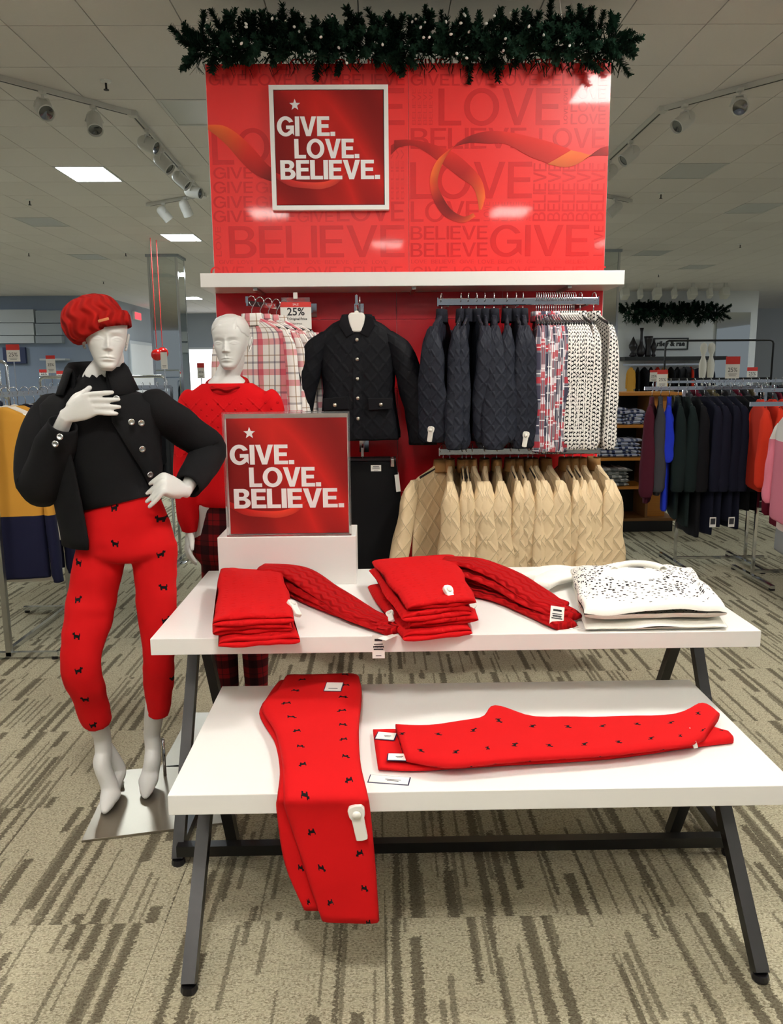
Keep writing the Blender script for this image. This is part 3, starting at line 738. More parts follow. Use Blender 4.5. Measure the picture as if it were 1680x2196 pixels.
# ================================================================== CLOTHES ON THE RED WALL
M['navy_quilt'] = quilt('navy_quilted_nylon', (33, 36, 46), .062, .6, strength=.45, spec=.2)
M['black_quilt'] = quilt('black_quilted_nylon', (14, 15, 20), .07, .6, strength=.25, spec=.15)
M['khaki_quilt'] = quilt('khaki_quilted_nylon', (220, 196, 156), .092, .5, strength=.5)
M['corduroy'] = fabric('black_corduroy', (16, 16, 20), 500, .4)
M['corduroy_navy'] = fabric('navy_corduroy', (26, 27, 36), 500, .4)
M['corduroy_brown'] = fabric('brown_corduroy', (156, 116, 70), 500, .4)
M['plaid_cream'] = plaid('cream_red_plaid', (246, 242, 236), [('u', .125, .1, .12, (212, 40, 76), .72), ('v', .14, .3, .10, (212, 40, 76), .6), ('u', .125, .45, .035, (60, 60, 100), .55), ('v', .14, .62, .035, (60, 50, 80), .5), ('u', .125, .7, .02, (150, 120, 70), .7), ('v', .14, .85, .02, (150, 110, 70), .6), ('u', .125, .22, .03, (110, 20, 60), .5)])
M['plaid_navy'] = plaid('navy_red_plaid', (226, 224, 228), [('u', .036, .1, .28, (30, 30, 60), .80), ('v', .15, .2, .26, (30, 30, 60), .72), ('v', .15, .62, .10, (180, 26, 42), .8), ('u', .036, .62, .07, (160, 24, 42), .7), ('u', .07, .8, .03, (245, 245, 245), .9), ('v', .12, .9, .02, (245, 245, 245), .8)])
M['dogshirt'] = dogcloth('white_terrier_print_cotton', (238, 234, 226), .0185, .0165, (16, 16, 20))
M['black_wool'] = fabric('black_wool', (15, 15, 17), 500, .35)
M['black_twill'] = fabric('black_twill', (13, 13, 15), 900, .2)
M['snap'] = plain('silver_snap', (205, 200, 185), .3, 1.0)
def sq(c, e): return math.copysign(abs(c) ** e, c)
def garment_body(seed, Wd, L, b, neck=.05, hemk=1.03, folds=.35, n=32, waist=.97):
    rings = []
    keys = [(-.078, neck, .018), (-.09, neck + .025, b * .8), (-.108, .115, b * .85), (-.13, Wd * .80, b * .9), (-.152, Wd * .94, b), (-.19, Wd, b * 1.1), (-.30, Wd * .98, b * 1.2), (-.42, Wd * waist, b * 1.25), (-.52, Wd * .99, b * 1.3), (-L * .96, Wd * hemk, b * 1.35), (-L, Wd * hemk, b * 1.25), (-L + .004, Wd * hemk * .97, b * .7)]
    zs = []
    for i in range(len(keys) - 1):
        for k in range(3): zs.append((i + k / 3))
    zs.append(len(keys) - 1)
    for t in zs:
        i = min(int(t), len(keys) - 2); f = t - i
        z, a, bb = [lerp(keys[i][q], keys[i + 1][q], f) for q in range(3)]
        amp = folds * bb * min(1, max(0, (-z - .15) / .25)); r = []
        for k in range(n):
            th = 2 * PI * k / n; cx, sy = math.cos(th), math.sin(th)
            x = a * sq(cx, .8); y = bb * sq(sy, .65)
            nz = mn.noise(Vector((x * 14 + seed * 7.3, z * 2.2, seed * 3.1 + (0 if sy > 0 else 5))))
            r.append(Vector((x + amp * .25 * nz, y + sq(sy, .5) * amp * nz, z + (.006 * mn.noise(Vector((x * 9, seed, 1))) if i >= 8 else 0))))
        rings.append(r)
    return MB().loft(rings)
def garment_sleeve(seed, sgn, Wd, sl, rx, ry, out=.03, n=18, cuff=.72, ytilt=0.0):
    pts = catmull([(sgn * Wd * .90, 0, -.142), (sgn * (Wd + .012), ytilt * .2, -.22), (sgn * (Wd + .018 + out * .3), ytilt * .5, -.15 - sl * .5), (sgn * (Wd + .012 + out * .8), ytilt * .9, -.15 - sl * .88), (sgn * (Wd + .01 + out), ytilt, -.15 - sl)], 6)
    m = len(pts); rings = []
    for i, p in enumerate(pts):
        t = i / (m - 1)
        wy = ry * curve([(0, .26), (.12, .42), (.32, .78), (.6, 1.05), (.82, 1.0), (1, cuff)], t); wx = rx * curve([(0, .5), (.3, .95), (.8, .9), (1, .75)], t)
        r = []
        for k in range(n):
            th = 2 * PI * k / n
            nz = mn.noise(Vector((math.cos(th) * 1.3 + seed * 5.1, math.sin(th) * 1.3, t * 7 + sgn * 9)))
            kk = 1 + .22 * nz
            r.append(p + Vector((wx * math.cos(th) * kk, wy * sq(math.sin(th), .8) * kk, 0)))
        rings.append(r)
    last = rings[-1]; c = pts[-1]
    rings.append([c + (q - c) * .8 + Vector((0, 0, .012)) for q in last])
    return MB().loft(rings)
def collar_mesh(up=.035, spread=.012, a=.052, b=.022, n=22):
    prof = [(1.0, -.10), (1.02, -.075), (1.05, -.10 + up), (1.14, -.098 + up), (1.22, -.10 + up * .5), (1.22 + spread * 6, -.112), (1.18 + spread * 6, -.118), (1.05, -.10)]
    return MB().loft([[Vector((a * k_ * math.cos(2 * PI * k / n), b * k_ * math.sin(2 * PI * k / n), z)) for k in range(n)] for k_, z in prof], True, False, False)
def hook_mesh(r=.024, stem=.085, rad=.0022):
    pts = [Vector((r * math.cos(R(a)), 0, r * math.sin(R(a)) - .002)) for a in range(-40, 201, 20)]
    pts += [Vector((-r * .55, 0, -r * .75)), Vector((0, 0, -r - .016)), Vector((0, 0, -stem))]
    return MB().tube(pts, rad, 6)
def hanger_mesh(w=.165):
    return MB().tube(catmull([(-w, 0, -.135), (-w * .6, 0, -.112), (-.03, 0, -.088), (0, 0, -.078), (.03, 0, -.088), (w * .6, 0, -.112), (w, 0, -.135)], 4), .009, 8, flat=.8)
def pricetag(parent, loc, rot, w=.035, h=.075, lines=True, name='price_tag'):
    t = MB().box((0, 0, 0), (w, .0012, h)).build(name, M['paper'], parent, loc=loc, rot=rot)
    if lines:
        b = MB()
        for k, (zz, ww, hh) in enumerate(((.30, .62, .10), (.12, .72, .035), (.02, .66, .05), (-.10, .78, .05), (-.38, .45, .03))): b.box((0, -.0009, zz * h), (w * ww, .0006, h * hh))
        b.build('print', M['ink'], t)
    return t
def sectag(parent, loc, rot, s=1.0):
    prof = [(0, -.036), (.011, -.034), (.0115, .008), (.015, .016), (.016, .028), (.012, .036), (0, .038)]
    out = [(x * s, z * s) for x, z in prof] + [(-x * s, z * s) for x, z in prof[::-1][1:-1]]
    t = MB().prism(out, -.006 * s, .006 * s).build('security_tag', M['white_plastic'], parent, loc=loc, rot=rot, bevel=.002 * s)
    MB().lathe([(0, 0), (.009 * s, 0), (.008 * s, .004 * s), (0, .005 * s)], n=12).build('tag_dome', M['white_plastic'], t, True, loc=(0, -.006 * s, .020 * s), rot=(R(90), 0, 0))
    return t
def make_garment(name, seed, mb_mat, sl_mat, col_mat, Wd=.215, L=.64, b=.02, sl=.50, rx=.028, ry=.045, out=.03, collar=True, hang='black_plastic', up=.035, ytilt=0.0, folds=.35, tagz=None, sec=False, buttons=None):
    t = thing(name, 'x', 'garment')
    bd = garment_body(seed, Wd, L, b, folds=folds).build('body', M[mb_mat], t, True)
    for s in (1, -1): garment_sleeve(seed + s, s, Wd, sl, rx, ry, out, ytilt=ytilt).build('sleeve', M[sl_mat], t, True)
    if collar: collar_mesh(up).build('collar', M[col_mat], t, True)
    hg = hanger_mesh().build('hanger', M[hang], t, True)
    hook_mesh().build('hook', M['chrome'], hg, True)
    if tagz is not None: pricetag(t, (Wd + .035, -.01, tagz), (0, R(4), R(82)))
    if sec: sectag(t, (Wd + .045, .0, -.15 - sl * .92), (0, R(8), R(80)), 1.0)
    return t
ORD = 'first second third fourth fifth sixth seventh eighth ninth tenth eleventh twelfth thirteenth fourteenth fifteenth sixteenth seventeenth eighteenth nineteenth twentieth'.split()
RY, RZU, RZL = 3.95, 1.836, 1.110
# ---- rails with brackets
def rail(name, label, x0, x1, z):
    t = thing(name, label, 'rail', ((x0 + x1) / 2, RY, z))
    MB().box2((x0, RY - .008, z - .017), (x1, RY + .008, z + .017)).build('bar', M['chrome'], t, world=True, bevel=.003)
    for x in (x0 + .05, (x0 + x1) / 2, x1 - .05): MB().box2((x - .006, RY + .008, z - .02), (x + .006, YW, z + .012)).build('arm', M['steel'], t, world=True)
    for x in (x0, x1): MB().box2((x - .003, RY - .011, z - .02), (x + .003, RY + .011, z + .02)).build('end_cap', M['chrome'], t, world=True)
    return t
rail('hang_rail', 'flat chrome clothes rail, upper one, at the right of the red wall', .291, 1.070, RZU)
rail('hang_rail', 'flat chrome clothes rail, lower one, above the khaki jackets', .30, 1.104, RZL)
def hang_row(variants, pxs, py, z, rots, label, cat, group, first=0, total=None, used=[]):
    random.seed(len(pxs) * 7 + first)
    for i, px in enumerate(pxs):
        v = variants[i % len(variants)]
        if v['label'] == 'x': o = v
        else: o = copy_tree(v)
        p = atY(px, py, RY)
        o.location = (p.x, RY, z + .0185); o.rotation_euler = (0, 0, R(-90 + rots[i % len(rots)]))
        o['label'] = label.format(ORD[i]); o['category'] = cat; o['group'] = group
def gap_row(name, seed0, mat_, col, pxs, rots, last, **kw):
    out = []
    for i, px in enumerate(pxs):
        g = ((pxs[i + 1] if i + 1 < len(pxs) else px + last) - px) / 438.0
        ry = max(.026, min(.068, .020 + g * .62))
        first = name == 'khaki_jacket' and i == 0
        out.append(make_garment(name, seed0 + i, mat_, mat_, col, .215, .66, max(.009, min(.02, g * .30)), .56 if i % 3 else .53, .05 if first else .03, ry, .13 if first else .02 * ((i * 7) % 4 - 1), up=.045, tagz=-.56 if i % 5 == 1 else None, sec=(i % 4 == 0 and name == 'quilted_jacket'), folds=.5))
    return out
npx = [948, 990, 1006, 1022, 1040, 1060, 1088, 1107, 1122]; nrot = [-16, -12, -14, 2, -4, -6, -8, -3, -5]
hang_row(gap_row('quilted_jacket', 500, 'navy_quilt', 'corduroy_navy', npx, nrot, 26), npx, 648, RZU, nrot, 'dark navy quilted jacket, {} from the left on the upper rail', 'jacket', 'navy jackets on the upper rail')
shp = [make_garment('plaid_shirt', 4 + k, 'plaid_navy', 'plaid_navy', 'plaid_navy', .20, .74, .0065, .58, .022, .026, .0, up=.03, folds=.9) for k in range(3)]
hang_row(shp, [1151 + 4.7 * k for k in range(10)], 648, RZU, [-7, -5, -5, -3, -3, -1, 0, 0, 1, 1], 'navy, red and white plaid shirt, {} from the left among the packed shirts', 'shirt', 'plaid shirts on the upper rail')
dgs = [make_garment('terrier_shirt', 8 + k, 'dogshirt', 'dogshirt', 'dogshirt', .20, .72, .0065, .57, .024, .034, .0, up=.03, folds=.9) for k in range(3)]
hang_row(dgs, [1199 + 4.7 * k for k in range(8)] + [1245, 1274], 648, RZU, [2, 3, 3, 4, 4, 5, 5, 6, 7, 11], 'white shirt with black terrier print, {} from the left of its group', 'shirt', 'terrier print shirts on the upper rail')
kpx = [850 + c / 3.4286 for c in (345, 395, 485, 515, 555, 650, 740, 838, 900, 970, 1005, 1100, 1240, 1300, 1360, 1455)]; krot = [-50, -4, -3, -2, 6, -4, -2, 2, 2, 4, 6, 9, 3, 2, 3, 8]
hang_row(gap_row('khaki_jacket', 530, 'khaki_quilt', 'corduroy_brown', kpx, krot, 40), kpx, 968, RZL, krot, 'khaki quilted jacket, {} from the left on the lower rail', 'jacket', 'khaki jackets on the lower rail')
# elbow patch on the first khaki jacket
# ---- face-out arms
def faceout(label, a, b):
    t = thing('faceout_arm', label, 'hook arm', (b[0], b[1], b[2]))
    MB().bar(a, b, .012, .024).build('bar', M['chrome'], t, world=True)
    d = (Vector(b) - Vector(a)).normalized()
    MB().box((b[0], b[1] - .003, b[2]), (.05, .006, .07)).build('wall_plate', M['chrome'], t, world=True)
    MB().box((a[0], a[1], a[2] + .016), (.012, .012, .03)).build('end_stop', M['chrome'], t, world=True)
    return t
A0, A1 = Vector((-.612, 3.84, 1.828)), Vector((-.345, 4.298, 1.828))
faceout('slanted chrome hanging arm with plaid shirts and a sale card', A0, A1)
ang = math.atan2(A1.y - A0.y, A1.x - A0.x) - PI / 2          # arm direction as turn from +Y
crm = [make_garment('plaid_shirt', 21 + k, 'plaid_cream', 'plaid_cream', 'plaid_cream', .205, .68, .02, .55, .036, .03, .035, up=.04, folds=.6) for k in range(2)]
for k, f in enumerate((.06, .18, .30, .42, .54)):
    o = crm[k] if k < 2 else copy_tree(crm[k % 2])
    p = A0.lerp(A1, f); o.location = (p.x, p.y, p.z + .0135); o.rotation_euler = (0, 0, ang + R(180))
    tag(o, 'cream and red plaid shirt, {} from the front of the slanted arm'.format(ORD[k]), 'shirt', 'cream plaid shirts on the slanted arm')
# sale card clipped on the arm
p = atY(635, 676, 4.03)
sc = thing('sale_card', 'small 25% price card with a red top clipped to the slanted hanging arm', 'price card', (p.x, 4.03, p.z))
w, h = .152, .142
MB().box((0, 0, -.012), (w, .003, h * .78)).build('card', M['paper'], sc)
MB().box((0, -.001, h * .36), (w * 1.0, .003, h * .17)).build('red_band', M['red_ink'], sc)
MB().box((0, .001, h * .52), (w * .92, .002, h * .16)).build('clear_top', M['acrylic'], sc)
small_text('percent_text', '25%', .052, M['ink'], sc, (0, -.0022, .015), (R(90), 0, 0), bold=.0008)
small_text('offer_text', 'off Original Price', .016, M['ink'], sc, (0, -.0022, -.018), (R(90), 0, 0), bold=.0002)
small_text('fine_text', 'SELECT STYLES', .009, M['ink'], sc, (0, -.0022, -.042), (R(90), 0, 0))
small_text('band_text', 'SALE', .014, M['paper'], sc, (0, -.003, h * .36), (R(90), 0, 0))
small_text('top_text', '30% SALE', .022, M['red_ink'], sc, (0, -.0005, h * .52), (R(90), 0, 0))
MB().box((0, 0, h * .66), (.02, .012, .03)).build('clip', M['white_plastic'], sc)
# ---- black quilted jackets facing the camera
B0, B1 = Vector((-.098, 3.80, 1.826)), Vector((-.098, 4.298, 1.826))
faceout('straight chrome hanging arm holding the black quilted jackets', B0, B1)
def front_jacket(first):
    t = thing('black_jacket', 'x', 'jacket')
    Wd, L, b = .178, .655, .045
    garment_body(31, Wd, L, b, neck=.05, hemk=1.08, folds=.18, n=44, waist=.93).build('body', M['black_quilt'], t, True)
    for s in (1, -1):
        pts = catmull([(s * .135, 0, -.145), (s * .195, -.004, -.22), (s * .252, -.012, -.38), (s * .295, -.015, -.56), (s * .31, -.012, -.68)], 6); rings = []; m = len(pts)
        for i, q in enumerate(pts):
            f = i / (m - 1); wx = curve([(0, .035), (.2, .06), (.6, .068), (1, .068)], f); wy = curve([(0, .03), (.3, .045), (1, .04)], f)
            rings.append([q + Vector((wx * math.cos(2 * PI * k / 20), wy * math.sin(2 * PI * k / 20), 0)) * (1 + .1 * mn.noise(Vector((k * .5, i * .4, s * 3)))) for k in range(20)])
        rings.append([pts[-1] + (q - pts[-1]) * .8 + Vector((0, 0, .01)) for q in rings[-1]])
        MB().loft(rings).build('sleeve', M['black_quilt'], t, True)
    # turned down collar in two leaves
    for s in (1, -1):
        c = MB(); pts = [(s * .012, -.155), (s * .05, -.175), (s * .085, -.12), (s * .075, -.085), (s * .045, -.068), (s * .04, -.10)]
        if s < 0: pts = pts[::-1]
        c.prism(pts, -b * .98 - .012, -b * .75); c.build('collar', M['corduroy'], t, False, bevel=.004)
    collar_mesh(.03, .02, .062, .04).build('collar_band', M['corduroy'], t, True)
    MB().grid(lambda u, v: (lerp(-.02, .02, u), -b * lerp(.98, 1.42, min(1, v * 1.6)) - .004, lerp(-.16, -L + .01, v)), 2, 14, .04, .5).build('placket', M['black_quilt'], t, True)
    hg = MB()
    hg.prism([(-.034, -.115), (-.041, -.078), (-.03, -.062), (.03, -.062), (.041, -.078), (.034, -.115), (.024, -.15), (-.024, -.15)], -.056, -.036)
    hg.box((0, -.02, -.06), (.02, .06, .014))
    h_ = hg.build('hanger', M['white_plastic'], t, False, bevel=.006); hook_mesh(.024, .058, .003).build('hook', M['chrome'], h_, True, rot=(0, 0, R(90)))
    if first:
        for z in (-.185, -.275, -.365, -.455, -.55):
            MB().lathe([(0, 0), (.0085, 0), (.008, .004), (.003, .005), (0, .0045)], n=12).build('snap_button', M['snap'], t, True, loc=(0, -b * curve([(.16, 1.06), (.3, 1.35), (.65, 1.45)], -z) - .006, z), rot=(R(90), 0, 0))
        for s in (1, -1):
            pk = MB().prism([(s * .045 if s > 0 else -.165, -.455), (s * .165 if s > 0 else -.045, -.445 if s < 0 else -.455), (.16 if s > 0 else -.045, -.505), (.05 if s > 0 else -.16, -.512)], -b * 1.36 - .012, -b * 1.1).build('pocket_flap', M['corduroy'], t, bevel=.003)
            MB().lathe([(0, 0), (.0095, 0), (.009, .004), (0, .005)], n=12).build('snap_button', M['snap'], pk, True, loc=(s * .108, -b * 1.36 - .012, -.485), rot=(R(90), 0, 0))
    return t
j1 = front_jacket(True); j1.location = (B0.x, 3.83, B0.z + .0135); tag(j1, 'black quilted jacket with silver snaps facing forward on a white hanger', 'jacket', 'black quilted jackets')
j2 = front_jacket(False); j2.location = (B0.x + .012, 3.95, B0.z + .0135); j2.rotation_euler = (0, 0, R(2)); tag(j2, 'second black quilted jacket hanging right behind the forward facing one', 'jacket', 'black quilted jackets')
# ---- black trousers below
pz = atY(778, 972, 3.88)
C0, C1 = Vector((pz.x, 3.84, pz.z)), Vector((pz.x, 4.298, pz.z))
faceout('lower chrome hanging arm holding the black trousers', C0, C1)
def trousers(label, y):
    t = thing('black_trousers', label, 'trousers', (C0.x, y, C0.z + .0135), 0, 'black trousers on the lower arm')
    x0, x1 = -.20, .165
    rings = []
    for z, a, bq in ((-.055, x0, x1), (-.07, x0, x1), (-.2, x0 - .01, x1 + .02), (-.45, x0, x1 + .025), (-.62, x0 + .03, x1 + .02), (-.635, x0 + .032, x1 + .018)):
        r = []
        for k in range(28):
            th = 2 * PI * k / 28; c = (a + bq) / 2; hw = (bq - a) / 2
            r.append(Vector((c + hw * sq(math.cos(th), .6), .02 * sq(math.sin(th), .7) * (1 + .3 * mn.noise(Vector((k * .3, z * 4, y)))), z)))
        rings.append(r)
    MB().loft(rings).build('cloth', M['black_twill'], t, True)
    h_ = MB().bar((x0, 0, -.045), (x1, 0, -.045), .012, .010).build('hanger', M['black_plastic'], t)
    hook_mesh(.024, .045, .003).build('hook', M['chrome'], h_, True, rot=(0, 0, R(90)))
    for x in (x0 + .03, x1 - .02): MB().box((x, -.008, -.06), (.018, .034, .04)).build('clip', M['chrome'], t, bevel=.003)
    pricetag(t, (.065, -.0235, -.085), (0, 0, 0), .05, .03, True); pricetag(t, (.17, -.022, -.16), (0, R(-6), R(10)), .022, .085, False)
    return t
trousers('pair of black trousers clipped on a hanger below the black jacket', 3.88)
trousers('second pair of black trousers behind the front pair', 3.97)
# ================================================================== GARLAND ON TOP OF THE RED WALL
def fir(name, c1, c2):
    m = NM(name, srgb(*c1), .75, 0, .15); m.color(m.mix(m.noise(m.pos(), 40, 2), srgb(*c1), srgb(*c2))); return m.m
M['fir'] = fir('artificial_fir', (12, 30, 22), (30, 62, 44))
M['bulb'] = plain('frosted_mini_bulb', (244, 244, 238), .25)
def sprig_mesh(seed, L=.115, nn=150, nl=.034):
    random.seed(seed); b = MB(); b.tube([(0, 0, 0), (.004, 0, L * .5), (0, .003, L)], [.0035, .003, .0015], 5)
    for k in range(nn):
        t = random.uniform(.08, 1); a = random.uniform(0, 2 * PI); up = random.uniform(.25, .9)
        d = Vector((math.cos(a), math.sin(a), up)).normalized() * nl * random.uniform(.7, 1.1) * (1.15 - .45 * t)
        o = Vector((0, 0, t * L)); s = d.cross(Vector((0, 0, 1))).normalized() * .0046
        i = len(b.v); b.v += [tuple(o - s), tuple(o + s), tuple(o + d + s * .5), tuple(o + d - s * .5)]; b.face((i, i + 1, i + 2, i + 3))
    return b.mesh('sprig', M['fir'])
sprigs = [sprig_mesh(s) for s in (1, 2, 3, 4)]
bulb_me = MB().lathe([(.0015, -.008), (.0055, -.005), (.0068, .002), (.004, .008), (.0005, .0105)], n=8).mesh('light_bulb', M['bulb'], True)
def garland(name, label, x0, x1, yc, zc, n, nb, seed, sc=1.0, back=0.2, droop=True):
    t = thing(name, label, 'garland', ((x0 + x1) / 2, yc, zc))
    random.seed(seed)
    pts = [Vector((lerp(x0, x1, k / 24), yc + .015 * math.sin(k * 1.7), zc + .012 * math.sin(k * 2.3))) for k in range(25)]
    MB().tube(pts, .012 * sc, 6).build('wire_stem', M['fir'], t, True, world=True)
    for k in range(n):
        u = (k + random.random()) / n; x = lerp(x0, x1, u)
        th = random.choice([random.gauss(90, 35), random.gauss(90, 40), random.gauss(160, 35), random.gauss(215, 28)])   # 90 up, 180 toward the viewer
        if th < 20: th = 40
        d = Vector((random.gauss(0, .42), -math.cos(R(th - 0)) * -1 if False else math.cos(R(th)), math.sin(R(th))))
        e = 0
        if u < .05: d.x -= random.uniform(.5, 1.2)
        if u > .95: d.x += random.uniform(.4, 1.1); d.z -= .5
        d.normalize()
        o = link('sprig', sprigs[k % 4], t)
        base = Vector((x, yc + random.uniform(-.02, .02), zc + random.uniform(-.03, .05)))
        s = random.uniform(.8, 1.2) * sc
        q = d.to_track_quat('Z', 'Y').to_matrix().to_4x4()
        o.matrix_basis = Matrix.Translation(base + d * .035 * sc - t.location) @ q @ Matrix.Scale(s, 4)
    fb_ = MB()
    for k in range(int(2600 * (x1 - x0) / 2.1 / sc)):
        a = random.uniform(0, 2 * PI); r0 = random.uniform(.0, .085) * sc; d = Vector((random.gauss(0, .5), math.cos(a), math.sin(a))).normalized() * .05 * sc
        o_ = Vector((random.uniform(x0, x1), yc + math.cos(a) * r0, zc - .015 * sc + math.sin(a) * r0)); s_ = d.cross(Vector((1, .3, .2))).normalized() * .006 * sc
        i = len(fb_.v); fb_.v += [tuple(o_ - s_), tuple(o_ + s_), tuple(o_ + d + s_ * .5), tuple(o_ + d - s_ * .5)]; fb_.face((i, i + 1, i + 2, i + 3))
    tag(fb_.build('inner_needles', M['fir'], t, world=True), kind='stuff')
    for k in range(nb):
        x = random.uniform(x0, x1); th = random.uniform(75, 225)
        r = random.uniform(.12, .165) * sc
        o = link('light_bulb', bulb_me, t, loc=(x - t.location.x, math.cos(R(th)) * r, math.sin(R(th)) * r), rot=(random.uniform(0, 3), random.uniform(0, 3), 0))
garland('fir_garland', 'long green fir garland with white mini lights on top of the red wall', -.90, 1.225, 4.27, 3.085, 290, 62, 5, .93)
# white support cable above the garland
p = atZ(1186, 0, ZC)
cb = MB().tube([(p.x + .01, 4.32, 3.14), (p.x, 4.34, 3.28), (p.x - .015, 4.36, ZC - .001)], .004, 6).build('support_cable', M['white_plastic'], None, True); tag(cb, 'thin white cable from the garland up to the ceiling', 'cable')
# ================================================================== FOLDED CLOTHES ON THE TABLES
def knitmat(name, rgb, ribs=True):
    m = NM(name, srgb(*rgb), .9, 0, .15, sheen=.0); x, y, z = m.sep(m.uv())
    rib = m.math('ABSOLUTE', m.math('SINE', m.math('MULTIPLY', x, 520)))
    pop = m.sstep(m.voro(m.uv(), 34, rand=.25), .30, .08)
    nz = m.noise(m.uv(), 600, 2)
    hem = m.math('LESS_THAN', y, .085)
    top = m.math('GREATER_THAN', y, .16)
    h = m.math('ADD', m.math('MULTIPLY', nz, .35), m.math('ADD', m.math('MULTIPLY', rib, m.math('MULTIPLY', hem, .7)), m.math('MULTIPLY', m.math('MULTIPLY', pop, top), 1.6)))
    m.bump(h, .45, .004)
    m.color(m.mix(nz, [c * .86 for c in srgb(*rgb)[:3]] + [1], srgb(*rgb))); return m.m
M['red_knit'] = knitmat('red_popcorn_knit', (206, 16, 20))
def cablemat(name, rgb, k=230, amp=1.0):
    m = NM(name, srgb(*rgb), .9, 0, .15); x, y, z = m.sep(m.uv())
    w = m.math('SINE', m.math('ADD', m.math('MULTIPLY', x, k), m.math('MULTIPLY', m.math('SINE', m.math('MULTIPLY', y, 95)), 1.1)))
    nz = m.noise(m.uv(), 600, 2)
    m.bump(m.math('ADD', m.math('MULTIPLY', nz, .35), m.math('MULTIPLY', w, amp)), .9, .009)
    m.color(m.mix(nz, [c * .86 for c in srgb(*rgb)[:3]] + [1], srgb(*rgb))); return m.m
M['red_cable'] = cablemat('red_cable_knit', (206, 16, 20))
def bil(c, u, v):        # corners: front-left, front-right, back-right, back-left ; u 0..1 left-right, v 0..1 front-back
    a = c[0].lerp(c[1], u); b = c[3].lerp(c[2], u); return a.lerp(b, v)
def pillow(corners, z0, th, seed, nu=26, nv=20, wav=.008, bulge=None, zw=.25, pw=6, zslope=None):
    c = [Vector((p[0], p[1], 0)) for p in corners]
    us = ((c[1] - c[0]).length + (c[2] - c[3]).length) / 2; vs = ((c[3] - c[0]).length + (c[2] - c[1]).length) / 2
    mb = MB()
    def pos(u, v, s):
        a, b = 2 * u - 1, 2 * v - 1
        # spread samples toward the rim for a rounded edge
        a = math.copysign(1 - (1 - abs(a)) ** 1.5, a); b = math.copysign(1 - (1 - abs(b)) ** 1.5, b)
        p = bil(c, (a + 1) / 2, (b + 1) / 2)
        rim = max(abs(a), abs(b))
        p += Vector((mn.noise(Vector((p.y * 8, seed, 0))), mn.noise(Vector((p.x * 8, seed, 4))), 0)) * wav * rim
        e = max(0.0, (1 - abs(a) ** pw)) * max(0.0, (1 - abs(b) ** pw)); hh = th / 2 * e ** .30
        nzv = mn.noise(Vector((p.x * 9 + seed, p.y * 9, seed * 1.7))) * th * zw
        zc = z0 + th / 2 + (mn.noise(Vector((p.x * 11, p.y * 5, seed * 2.3))) * th * .45 if rim > .8 else 0) * (1 if s > 0 else .2)
        if bulge: zc += bulge((a + 1) / 2, (b + 1) / 2)
        return (p.x, p.y, max(z0 + .0004, zc + s * hh + (nzv * e if s > 0 else 0)))
    mb.grid(lambda u, v: pos(u, v, 1), nu, nv, us, vs)
    mb.grid(lambda u, v: pos(u, v, -1), nu, nv, us, vs, True)
    return mb
def folded_loft(corners, z0, th, seed, lobes=2, nu=34):
    c = [Vector((p[0], p[1], 0)) for p in corners]; rings = []
    dep = ((c[3] - c[0]).length + (c[2] - c[1]).length) / 2; r = th / (2 * lobes)
    for i in range(nu + 1):
        a = i / nu * 2 - 1; a = math.copysign(1 - (1 - abs(a)) ** 1.4, a); u = (a + 1) / 2
        e = max(0.0, 1 - abs(a) ** 7) ** .45; prof = []
        for k in range(9):
            v = lerp(dep * .99, .012, k / 8); sag = mn.noise(Vector((u * 4 + seed, v * 8, seed))) * th * .22
            prof.append((v, th + sag - (th * .5 * (1 - min(1, (dep - v) / .012)) if k == 0 else 0)))
        for j in range(lobes):
            off = .012 * mn.noise(Vector((u * 3.2, seed * 3.1 + j * 5, 0))) + (.006 if (j + int(seed)) % 2 else -.004); zo = mn.noise(Vector((u * 5, seed * 1.3 + j * 7, 2))) * r * .55
            for q in range(7):
                an = R(lerp(80, -80, q / 6)); prof.append((off - r * math.cos(an) * 1.0, th - (2 * j + 1) * r + r * math.sin(an) + zo))
            if j < lobes - 1: prof.append((.022, th - 2 * (j + 1) * r + zo * .5))
        for k in range(5): prof.append((lerp(.015, dep * .985, k / 4), 0.0))
        prof.append((dep, th * .3)); prof.append((dep * 1.0 + .002, th * .7)); ring = []
        for v, z in prof:
            p = bil(c, u, v / dep); p += Vector((mn.noise(Vector((p.y * 7, seed, 9))), mn.noise(Vector((p.x * 6, seed, 4))), 0)) * .012
            zc = th / 2; ring.append(Vector((p.x, p.y, max(z0 + .0004, z0 + zc * (1 - e) * .6 + (z - 0) * e))))
        rings.append(ring[::-1])
    mb = MB().loft(rings)
    mb.uv = [[(b_, (a_ - .0) - th * 1.2) for a_, b_ in f_] for f_ in mb.uv]
    return mb
def flatube(path, widths, th, seed, n=22, wav=.2, lift=None):
    # flattened sleeve lying on a surface: path of points (centre of underside), half widths
    pts = catmull(path, 7); m = len(pts); rings = []
    for i, p in enumerate(pts):
        t = i / (m - 1); d = (pts[min(i + 1, m - 1)] - pts[max(i - 1, 0)]); d.z = 0; d.normalize(); s = Vector((d.y, -d.x, 0))
        w = curve(widths, t); r = []
        for k in range(n):
            a = 2 * PI * k / n; nz = mn.noise(Vector((math.cos(a) * 2 + seed, t * 5, math.sin(a) * 2)))
            r.append(p + s * (w * sq(math.cos(a), .8) * (1 + .1 * nz)) + Vector((0, 0, max(.0005 - 0, th / 2 + th / 2 * sq(math.sin(a), .7) * (1 + wav * nz)))))
        rings.append(r)
    return MB().loft(rings)
def Z(px, py, z): return atZ(px, py, z)
